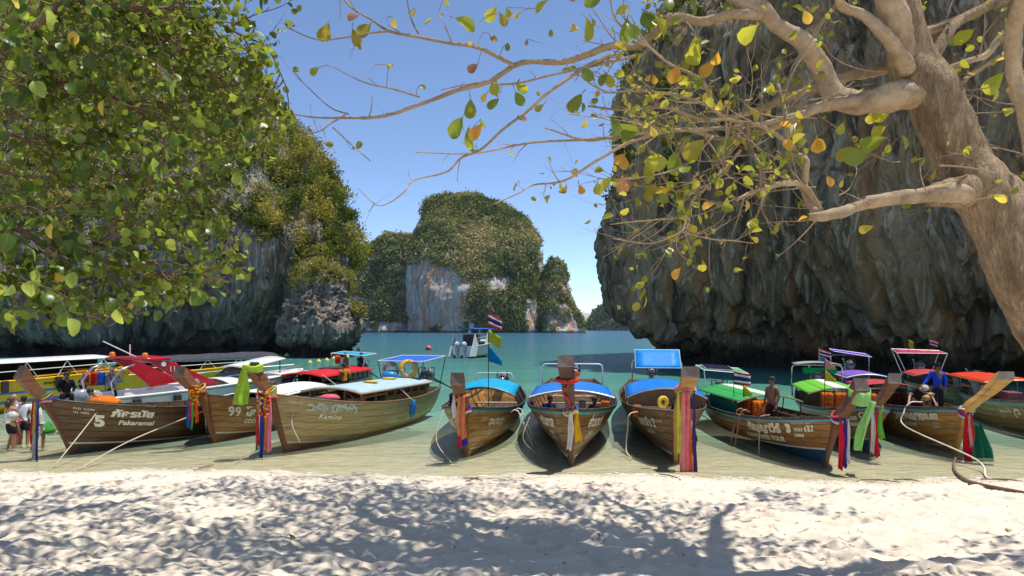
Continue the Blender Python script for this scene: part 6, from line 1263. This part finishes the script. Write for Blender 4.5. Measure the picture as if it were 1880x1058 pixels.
# ---------------- the big half-bare tree leaning in from the right
AT = thing('beach_almond_tree', 'big pale barked half bare tree leaning in from the right with yellowing leaves', 'tree', (0, 0, 0))
trunk = px_limb([(2180, 1010, 190), (2060, 800, 160), (1972, 640, 142), (1922, 560, 134), (1872, 475, 124), (1830, 395, 112), (1795, 340, 102), (1765, 293, 94), (1728, 222, 92), (1703, 168, 86), (1680, 120, 82), (1656, 50, 66), (1640, -20, 62), (1628, -90, 56)], 6.3, 6.9, 12, .01)
bark_tube('trunk', trunk, BKT, AT, 44, .10)
kb = [[*W(1800, 350, 6.45), .02], [*W(1778, 350, 6.42), .13], [*W(1745, 353, 6.4), .15], [*W(1715, 358, 6.38), .11], [*W(1695, 360, 6.38), .07]]; bark_tube('burl', spline(kb, 8), BKT, AT, 24, .22)
LIMBS = [
 ([(1715, 195, 40), (1685, 188, 66), (1640, 182, 66), (1572, 190, 56), (1536, 176, 52), (1512, 125, 46), (1475, 85, 40), (1430, 48, 36), (1395, 22, 40), (1360, 2, 46), (1330, -30, 40)], 6.78, 6.5, 'BK'),
 ([(1400, 28, 26), (1340, 34, 24), (1290, 38, 22), (1232, 45, 20), (1175, 75, 18), (1120, 90, 17), (1040, 112, 15), (958, 121, 12), (900, 150, 11), (840, 170, 10), (770, 190, 9), (700, 210, 8), (640, 212, 6), (570, 209, 4), (530, 208, 3)], 6.5, 7.6, 'BK'),
 ([(945, 121, 10), (880, 97, 9), (830, 80, 8), (770, 62, 7.5), (715, 55, 7), (680, 30, 5), (640, 8, 5), (615, -30, 5)], 6.9, 7.3, 'BK'),
 ([(718, 57, 6), (680, 68, 5), (640, 72, 4), (580, 70, 3.5), (525, 50, 2.5)], 7.1, 7.4, 'BK'),
 ([(633, 212, 5), (610, 235, 4), (595, 247, 3), (555, 249, 2.5)], 7.5, 7.5, 'BK'), ([(611, 234, 3.5), (640, 260, 2.6), (680, 296, 2)], 7.5, 7.4, 'BK'), ([(768, 62, 5), (750, 20, 4), (744, -20, 4)], 7.2, 7.2, 'BK'),
 ([(640, 210, 4), (600, 190, 3), (560, 155, 2.5), (538, 130, 2)], 7.5, 7.6, 'BK'), ([(770, 178, 5), (725, 165, 4), (670, 152, 3), (617, 126, 2)], 7.4, 7.5, 'BK'),
 ([(1125, 100, 11), (1083, 120, 9), (1053, 138, 8.5), (1010, 170, 7.5), (968, 200, 7), (925, 236, 6.5), (883, 272, 6), (845, 287, 5), (819, 314, 4.5), (759, 327, 3.6), (742, 353, 3.2), (713, 371, 2.8), (687, 373, 2.4), (657, 346, 1.8)], 6.6, 6.0, 'BK'),
 ([(687, 372, 2.4), (682, 380, 2), (676, 389, 1.6)], 6.0, 6.0, 'BK'), ([(1180, 100, 8), (1090, 125, 7), (1020, 135, 6), (940, 150, 5), (880, 152, 4), (810, 165, 3)], 6.6, 7.0, 'BK'),
 ([(1480, 205, 12), (1400, 225, 11), (1300, 232, 10), (1200, 243, 9), (1108, 255, 7), (1020, 262, 6), (960, 268, 5), (870, 284, 4), (763, 280, 2.5)], 6.4, 5.8, 'BK'),
 ([(1240, 238, 9), (1200, 252, 8.5), (1150, 266, 8), (1095, 298, 7), (1036, 332, 5.5), (981, 337, 4), (955, 353, 3), (908, 375, 2)], 6.1, 5.7, 'BK'),
 ([(1690, 100, 32), (1633, 118, 30), (1550, 145, 27), (1460, 172, 22), (1390, 200, 16), (1300, 216, 12), (1220, 200, 9), (1140, 205, 6), (1080, 195, 4)], 6.9, 7.6, 'BK'),
 ([(1580, 184, 30), (1505, 200, 26), (1440, 225, 22), (1390, 243, 17), (1330, 250, 12), (1250, 244, 10), (1152, 247, 8), (1080, 255, 6), (1000, 235, 3)], 6.5, 6.9, 'BK'),
 ([(1775, 358, 50), (1735, 357, 46), (1695, 356, 36), (1640, 363, 31), (1590, 372, 30), (1545, 390, 27), (1510, 399, 25), (1484, 399, 20)], 6.4, 6.1, 'BK'),
 ([(1498, 392, 20), (1482, 350, 17), (1472, 300, 14), (1460, 275, 13), (1445, 262, 13), (1438, 215, 10), (1428, 155, 9)], 6.15, 6.3, 'BK'),
 ([(1505, 390, 20), (1478, 345, 15), (1440, 338, 14), (1400, 345, 13), (1370, 358, 9), (1352, 368, 5)], 6.2, 6.0, 'BK'),
 ([(1460, 272, 12), (1400, 232, 10), (1330, 207, 8.5), (1282, 155, 8), (1235, 112, 7), (1182, 80, 6), (1132, 45, 5.5), (1121, 0, 4.5), (1115, -30, 4)], 6.2, 6.0, 'BK'),
 ([(1372, 225, 13), (1380, 270, 12), (1390, 310, 10), (1396, 342, 9)], 6.2, 6.1, 'BKT'), ([(1360, 275, 9), (1340, 300, 8), (1303, 337, 7), (1270, 375, 6.5), (1257, 399, 6), (1196, 403, 4), (1120, 412, 2.5)], 6.2, 5.9, 'BK'),
 ([(1262, 392, 6), (1252, 418, 5), (1240, 432, 4), (1195, 446, 3.5), (1125, 438, 2.5)], 6.0, 5.8, 'BK'), ([(1245, 424, 4.5), (1300, 441, 4), (1340, 442, 3.5), (1385, 447, 2.5)], 6.0, 6.0, 'BK'),
 ([(1325, 205, 7), (1240, 180, 6), (1160, 165, 5), (1110, 160, 3.5), (1040, 120, 3)], 6.3, 6.6, 'BK'), ([(1310, 250, 6), (1260, 300, 5), (1180, 325, 4), (1120, 330, 3)], 6.2, 6.0, 'BK'),
 ([(1535, -30, 22), (1552, 5, 22), (1590, 28, 25), (1612, 64, 30), (1640, 95, 34), (1668, 130, 40)], 6.3, 6.6, 'BK'), ([(1705, 165, 45), (1672, 110, 66), (1640, 40, 66), (1620, -40, 62)], 6.8, 6.4, 'BK'),
 ([(1712, 110, 30), (1735, 65, 26), (1775, 30, 24), (1830, 5, 22), (1900, -20, 20)], 6.8, 7.2, 'BKT'), ([(1690, 62, 24), (1745, 40, 20), (1800, 20, 18), (1870, -10, 16)], 7.0, 7.4, 'BK'),
 ([(1905, -60, 48), (1868, 0, 42), (1866, 60, 38), (1872, 130, 34), (1884, 220, 30), (1898, 330, 26)], 5.6, 5.9, 'BK'), ([(1731, 128, 10), (1780, 112, 14), (1812, 100, 16), (1825, 75, 16), (1860, 50, 15)], 6.9, 7.2, 'BK'),
 ([(1770, 150, 10), (1795, 128, 12), (1835, 108, 10), (1870, 118, 9)], 7.1, 7.4, 'BK'), ([(1560, -20, 14), (1510, 40, 12), (1490, 75, 9), (1475, 110, 7)], 6.9, 7.3, 'BK')]
SITES = []; SEG = []; LP = []
for pts, d0, d1, m in LIMBS:
    R_ = px_limb(pts, d0, d1, 7); w0 = pts[0][2]; R_[:, 3] *= .76
    bark_tube('limb', R_, BKT if m == 'BKT' else BK, AT, 20 if w0 > 15 else 8, .23 if w0 > 12 else .08)
    L_ = 0; LP += [q for q in R_]
    for i in range(3, len(R_) - 1):
        L_ += np.linalg.norm(R_[i][:3] - R_[i - 1][:3]); r = R_[i][3]
        if r < .045 and random.random() < .23 * (1.6 if R_[i][0] > 1.0 else .55):
            d = Vector(R_[i][:3] - R_[i - 1][:3]).normalized(); dd = (d * .8 + Vector((random.gauss(0, .5), random.gauss(0, .8), random.gauss(0, .7)))).normalized()
            walk(Vector(R_[i][:3]), dd, random.uniform(.12, .75) * (1 if R_[i][0] > 1 else .45), min(.009, r * .6), SEG, SITES, 0, .3, .6)
    SITES.append((Vector(R_[-1][:3]), Vector(R_[-1][:3] - R_[-3][:3])))
# finer tangle in front of the right cliff
for _ in range(46):
    p = W(random.uniform(1150, 1900), random.uniform(120, 420), random.uniform(6.2, 7.8)); walk(p, Vector((random.choice((-1, -1, 1)), random.gauss(0, .5), random.gauss(.1, .35))), random.uniform(.5, 1.3), random.uniform(.004, .009), SEG, SITES, 0, .3, .5)
twig_mesh('twigs', SEG, BK, AT)
A1 = [(243,133,85,'l'),(345,155,75,'l'),(424,135,75,'l'),(790,115,90,'y'),(1355,115,95,'y'),(1345,325,75,'g'),(1335,440,85,'g'),(965,370,65,'y'),(1050,385,60,'y'),(1050,425,65,'g'),(927,418,45,'w'),(855,460,80,'g'),(820,545,95,'g'),(850,590,90,'g'),(905,570,85,'o'),(975,455,70,'g'),(1170,470,45,'l'),(1270,820,50,'l'),(1325,815,45,'o'),(1405,812,50,'y'),(1440,345,60,'y'),(1455,270,35,'y'),(965,60,70,'y'),(980,80,60,'l'),(900,530,40,'g'),(1065,70,30,'o'),(1010,50,40,'y'),(1190,30,70,'y'),(1420,15,80,'g'),(1530,130,80,'g'),(1600,80,80,'g'),(1630,130,80,'y'),(1460,540,80,'g'),(1500,570,95,'g'),(1520,700,60,'o'),(1510,790,80,'b'),(1610,740,80,'y'),(1610,830,60,'l'),(490,288,25,'y'),(520,285,25,'y'),(740,10,35,'w'),(635,380,30,'y'),(1030,660,30,'w'),(1065,530,35,'b'),(1645,340,40,'o'),(370,90,50,'b'),(520,95,40,'w'),(200,310,45,'y'),(620,60,30,'w'),(885,300,55,'b'),(945,170,50,'b'),(1015,200,35,'g'),(150,560,30,'b'),(1100,180,25,'b')]
A2 = [(730,150,100,'y'),(460,190,80,'y'),(460,225,100,'y'),(545,300,80,'o'),(505,355,60,'g'),(530,410,60,'w'),(390,320,80,'o'),(690,490,70,'w'),(900,505,85,'o'),(905,570,100,'l'),(1500,435,90,'y'),(1300,480,90,'y'),(1280,570,60,'y'),(1280,640,150,'g'),(1140,670,90,'l'),(1200,720,110,'g'),(1030,780,50,'o'),(1100,790,40,'w'),(680,890,60,'w'),(500,650,150,'l'),(380,690,100,'g'),(240,740,100,'y'),(160,690,60,'o'),(150,780,70,'b'),(40,810,50,'l'),(100,790,60,'y'),(245,840,60,'l'),(330,800,50,'y'),(455,790,60,'l'),(760,680,70,'g'),(680,760,60,'g'),(570,450,50,'w'),(610,620,90,'g'),(130,580,110,'g'),(90,530,60,'g'),(170,120,90,'g'),(240,80,80,'g'),(290,120,110,'y'),(60,10,80,'g'),(430,20,100,'g'),(350,20,70,'g'),(600,20,100,'g'),(15,100,50,'y'),(75,345,60,'g'),(930,70,60,'o'),(880,50,50,'y'),(1000,40,40,'w'),(1600,415,70,'y'),(1790,355,100,'y'),(1840,380,40,'o'),(1660,165,90,'y'),(1600,180,60,'g'),(1640,650,40,'y'),(400,870,30,'w'),(270,335,30,'o'),(790,485,30,'w'),(560,250,60,'o'),(440,290,60,'l'),(1350,610,60,'y'),(1100,550,50,'y'),(1240,500,60,'w'),(500,930,30,'y'),(600,870,40,'w'),(430,990,50,'w'),(700,1040,40,'w'),(530,1000,30,'y'),(1830,440,50,'w'),(1760,400,60,'y')]
nl = 0
PT = np.array([q for s_ in SEG for q in s_] + [list(q) for q in LP]); PET = []
for L_, ox, oy, k in ((A1, 500, 0, 2.351), (A2, 1080, 0, 2.35)):
    for x, y, s_, ck in L_:
        s_ = min(s_, 112); D = random.uniform(5.9, 6.6); q_ = W(ox + x / k, oy + y / k - s_ / k * .4, D); PX = CX + FOC * PT[:, 0] / PT[:, 1]; PY = HY - FOC * (PT[:, 2] - EYE) / PT[:, 1]
        j_ = np.argmin((PX - ox - x / k) ** 2 + (PY - oy - y / k + s_ / k * .4) ** 2 + (PT[:, 1] - D) ** 2 * 50); nb_ = PT[j_]; D = nb_[1] - .02; q_ = W(ox + x / k, oy + y / k - s_ / k * .4, D); n3 = Vector(nb_[:3])
        if (n3 - q_).length < .75: md = (n3 + q_) / 2 + Vector((random.gauss(0, .03), random.gauss(0, .03), .04)); PET.append([[*n3, min(nb_[3], .006)], [*md, .0045], [*q_, .003]])
        put_leaf(AT, 'almond', LM, ck, q_, s_ / k * D / FOC * .98, Vector((random.gauss(0, .8), random.gauss(0, .3), -.6)), Vector((random.gauss(0, .35), -1, random.gauss(.3, .3)))); nl += 1
twig_mesh('twigs', PET, BK, AT)
random.shuffle(SITES); STF = []; SS = []
for p, d in SITES:
    px_ = CX + FOC * p.x / p.y; prob = .55 if px_ > 1130 else .12
    if random.random() > prob: continue
    for _ in range(random.choice((1, 1, 2))):
        if nl < 298 and random.random() < .75: put_leaf(AT, 'almond', LM, random.choice('yyggllwo'), p, random.uniform(.05, .14), d); nl += 1
        else: STF.append(p + Vector((random.gauss(0, .05),) * 3)); SS.append(random.uniform(.04, .11))
# the part of its crown that hangs over the beach above the picture
def overhead(parent, root, n_l, xr, yr, zr, seed, mat, leaf=.15, dens=0.0, per=16, cover=900):
    r_ = random.Random(seed); SEGo = []; C = []; S2 = []
    for _ in range(n_l):
        e = Vector((r_.uniform(*xr), r_.uniform(*yr), r_.uniform(*zr))); e.z = max(e.z, EYE + .53 * e.y + .3); m = Vector(root).lerp(e, .5) + Vector((r_.gauss(0, .6), r_.gauss(0, .6), r_.uniform(.3, 1.0))); m.z = max(m.z, EYE + .52 * m.y + .2)
        R_ = spline([[*root, .13], [*m, .075], [*e, .02]], 10); bark_tube('limb', R_, BK, parent, 8, .07)
        for i in range(5, len(R_)):
            for _k in range(2):
                if r_.random() < .75: walk(Vector(R_[i][:3]), Vector((r_.gauss(0, 1), r_.gauss(0, 1), r_.gauss(0, .25))), r_.uniform(.6, 1.7), .014, SEGo, C)
    pts = []
    for p, d in C:
        if p.z < EYE + .50 * p.y + .15: continue
        for _k in range(per): pts.append(p + Vector((r_.gauss(0, .22), r_.gauss(0, .22), r_.gauss(0, .12)))); S2.append(r_.uniform(.6, 1.3) * leaf)
    SEGo = [s_ for s_ in SEGo if s_[0][2] > EYE + .49 * s_[0][1]]
    twig_mesh('twigs', SEGo, BK, parent); leaf_stuff('foliage', pts, S2, mat, parent, 'almond'); return len(pts)
if STF: leaf_stuff('foliage', STF, SS, FOLA, AT, 'almond', 1.0)
top = W(1622, -90, 6.9)
overhead(AT, top, 18, (-3.5, 11), (8.0, 17.2), (9.2, 11.4), 3, FOLA, .14, per=3)
# ---------------- the round leaved tree at the left
HT = thing('round_leaved_tree', 'leafy round leaved tree whose branches reach in from the left', 'tree', (0, 0, 0))
bark_tube('trunk', spline([[-8.6, 4.6, .9, .30], [-8.3, 4.8, 2.6, .25], [-7.4, 5.2, 4.6, .20], [-6.6, 5.6, 6.4, .17], [-6.0, 6.0, 8.4, .12]], 10), BKD, HT, 20, .12)
HL = [([(-120, 190, 26), (-40, 125, 18), (30, 80, 14), (72, 50, 12), (108, 22, 11), (122, 3, 10), (140, -30, 9)], 5.2, 5.6), ([(100, 26, 9), (140, 6, 9), (200, 7, 8), (250, 14, 7), (300, 4, 6), (330, -20, 5)], 5.5, 6.0),
 ([(-60, 95, 12), (20, 50, 9), (60, 30, 8), (95, -10, 7)], 5.8, 6.2), ([(-80, 90, 9), (30, 125, 8), (90, 150, 7), (150, 165, 7), (210, 180, 6), (265, 193, 5), (330, 185, 4), (400, 190, 3), (470, 172, 2)], 5.4, 6.6),
 ([(-80, 215, 8), (0, 240, 7), (50, 258, 6), (110, 262, 5), (170, 250, 4), (240, 230, 3)], 5.4, 6.2), ([(-60, 370, 14), (0, 400, 12), (60, 430, 12), (115, 462, 12), (165, 472, 9), (205, 488, 6), (260, 498, 4), (330, 505, 3)], 5.2, 6.0),
 ([(84, 462, 8), (94, 500, 7), (106, 530, 7), (128, 548, 6), (158, 570, 5), (198, 592, 3)], 5.3, 5.5), ([(-30, 420, 7), (10, 500, 6), (25, 540, 4), (35, 565, 3)], 5.2, 5.4), ([(150, 470, 6), (190, 440, 5), (215, 410, 4), (250, 370, 3)], 5.5, 5.7),
 ([(200, -40, 7), (260, 40, 6), (320, 90, 5), (380, 130, 4), (430, 160, 3)], 6, 6.8), ([(300, -40, 6), (380, 30, 5), (440, 60, 4), (500, 100, 3), (530, 170, 2)], 6.4, 7.2), ([(-60, 20, 9), (60, 60, 7), (150, 60, 6), (260, 50, 5), (350, 90, 4), (460, 110, 2.5)], 6, 7),
 ([(-80, 300, 8), (40, 320, 7), (140, 330, 6), (250, 320, 5), (340, 340, 4), (400, 370, 3)], 5.8, 6.8), ([(250, 500, 5), (300, 480, 4), (370, 500, 3), (420, 520, 2.5)], 6, 6.4)]
HS = []; HSEG = []
for pts, d0, d1 in HL:
    R_ = px_limb(pts, d0, d1, 7); bark_tube('limb', R_, BKD, HT, 8, .06)
    for i in range(3, len(R_)):
        for _k in range(2):
            if random.random() < .42: d = Vector(R_[i][:3] - R_[i - 1][:3]).normalized(); walk(Vector(R_[i][:3]), (d + Vector((random.gauss(.2, .7), random.gauss(0, .9), random.gauss(-.15, .7)))), random.uniform(.3, 1.1), .008, HSEG, HS, 0, -.15, .45)
XR = ([-100, 0, 40, 90, 150, 200, 250, 290, 320, 400, 450, 500, 540, 560, 600, 640], [560, 558, 550, 512, 508, 535, 555, 520, 450, 432, 455, 470, 450, 400, 150, 60])
def inside_H(p):
    x = CX + FOC * p[0] / p[1]; y = HY - FOC * (p[2] - EYE) / p[1]; b = np.interp(x, [-50, 80, 250, 350, 420, 480, 560], [615, 600, 590, 565, 565, 520, 270])
    return x < np.interp(y, *XR) + random.gauss(0, 10) and y < b + random.gauss(0, 12)
def keep(s_): q = s_[-1]; return inside_H(q[:3])
HSEG = [s_ for s_ in HSEG if keep(s_)]
cand = []
for s_ in HSEG:
    if len(s_) < 4: continue
    for q in s_[1:]:
        for _k in range(1):
            p = Vector(q[:3]) + Vector((random.gauss(0, .045), random.gauss(0, .045), random.gauss(-.03, .04)))
            if random.random() < .5 and inside_H(p): cand.append(p)
# fill: loose leaves where the crown is closed, thinned by clumps
gx = 0
while gx < 620:
    x = random.uniform(-60, 570); y = random.uniform(-60, 620); D = random.uniform(4.9, 8.2); p = W(x, y, D)
    if x > np.interp(y, *XR): continue
    f = float(fbm(np.array([[x * .011, y * .013, 3.0]]), 3)[0]); edge = (np.interp(y, *XR) - x) / 220
    if f + .30 + min(.25, edge - .2) - (.18 if y < 260 and x > 120 else 0) < random.random() * .95: continue
    if not inside_H(p): continue
    cand.append(p); gx += 1
    if random.random() < .10: walk(p, Vector((random.gauss(.5, .6), random.gauss(0, .6), random.gauss(-.1, .5))), random.uniform(.25, .6), .005, HSEG, [], 1, -.1, .5)
twig_mesh('twigs', HSEG, BKD, HT)
cand.sort(key=lambda p: p.y + random.uniform(0, 1.5)); near = cand[:296]; rest = cand[296:]
print('round leaves', len(cand), 'almond', nl, len(STF))
for p in near:
    x = CX + FOC * p.x / p.y; put_leaf(HT, 'round', HM, 'w' if random.random() < .02 else ('y' if random.random() < .2 else 'g'), p, random.uniform(.065, .115), Vector((random.gauss(0, .6), random.gauss(0, .4), -.8)))
leaf_stuff('foliage', rest, [random.uniform(.05, .10) * (1 if p.y < 7.4 else .85) for p in rest], FOLM, HT, 'round', .3)
overhead(HT, (-6.0, 6.0, 8.4), 16, (-12, 1), (6.6, 16.8), (8.6, 11.0), 8, FOLM, .12, per=4)
# ---------------- litter on the sand
LB = leafmat('dead leaf', (.20, .09, .04), (.42, .25, .12), tr=.05)
dl = leafmesh('almond', LB, 5)
i = 0
def sand_h(x, y): return float(sandz(np.array([x]), np.array([y]))[0])
for k in range(34):
    y = random.uniform(6.9, 16.6) if k % 3 else random.uniform(14.5, 16.6); x = random.uniform(-.78, .78) * y
    o = bpy.data.objects.new('dead_leaf', dl); COL.objects.link(o); o.location = (x, y, sand_h(x, y) + .055 * (y < 15)); s_ = random.uniform(.05, .13); o.scale = (s_, s_, s_); o.rotation_euler = (random.gauss(0, .3), random.gauss(0, .3), random.uniform(0, 6.3))
    tag(o, 'small dry brown leaf lying loose on the beach sand', 'leaf', 'dry leaves on the sand')
o = bpy.data.objects.new('dead_leaf', dl); COL.objects.link(o); o.location = G0(1167, 896, .06); o.scale = (.28, .28, .28); o.rotation_euler = (.2, -.3, .2); tag(o, 'large red brown leaf on the sand below the centre boat', 'leaf')
def stick(label, pts, r, name='driftwood_stick', group='sticks washed up on the beach'):
    o = MB(); P = spline([[*p, q] for p, q in zip(pts, r)], 5); o.tube([Vector(p[:3]) for p in P], [p[3] for p in P], 6); o = o.build(name, BKD, None, True); tag(o, label, 'stick', group); return o
def sp(x, y, dz=.03): 
    p = G0(x, y, .05); 
    for _ in range(4): p = G0(x, y, sand_h(p.x, p.y) + dz)
    return p
stick('long bent driftwood branch standing out of the shallows at the right', [sp(1768, 828, .32), sp(1754, 842, .12), sp(1752, 862, .05), sp(1768, 878, .06), sp(1786, 887, .06), sp(1830, 896, .06), sp(1890, 906, .08)], [.03, .035, .035, .04, .05, .04, .03], 'driftwood_branch', None)
for i, (a, b_, l) in enumerate([((1580, 881), (1652, 886), 'flat stick on the waterline below the lime canopied boat'), ((1640, 881), (1690, 884), 'stick lying on the waterline left of the driftwood branch'), ((850, 878), (885, 882), 'short stick at the waterline below the turquoise canopied boat'), ((855, 884), (880, 876), 'crossed stick at the waterline below the turquoise canopied boat'),
        ((1800, 880), (1878, 884), 'thin stick at the end of the white rope'), ((356, 864), (392, 853), 'twiggy stick at the water edge below the coconut boat'), ((1070, 888), (1100, 891), 'thin dark stick on the sand below the centre boat'), ((1210, 870), (1255, 884), 'bent twig at the water edge below the blue canopied boat')]):
    m = ((a[0] + b_[0]) / 2 + 4, (a[1] + b_[1]) / 2 - 2); stick(l, [sp(*a), sp(*m, .06), sp(*b_)], [.012, .016, .009])
mb = MB()
for k in range(1500):
    y = random.triangular(14.4, 16.9, 16.1) if k % 2 else random.uniform(7, 16); x = random.uniform(-.78, .78) * y; z = sand_h(x, y) + (.04 if y < 15.3 else .006); a = random.uniform(0, pi); l = random.uniform(.008, .05) * (2.2 if k % 7 == 0 and y > 15.4 else 1)
    mb.box((x, y, z), (l, random.uniform(.004, .012), .006), Matrix.Rotation(a, 3, 'Z') @ Matrix.Rotation(random.gauss(0, .4), 3, 'Y'))
tag(mb.build('beach_litter', paint('twig litter', (.16, .09, .045), .9), None), 'crumbs of bark and twig scattered over the sand', kind='stuff')
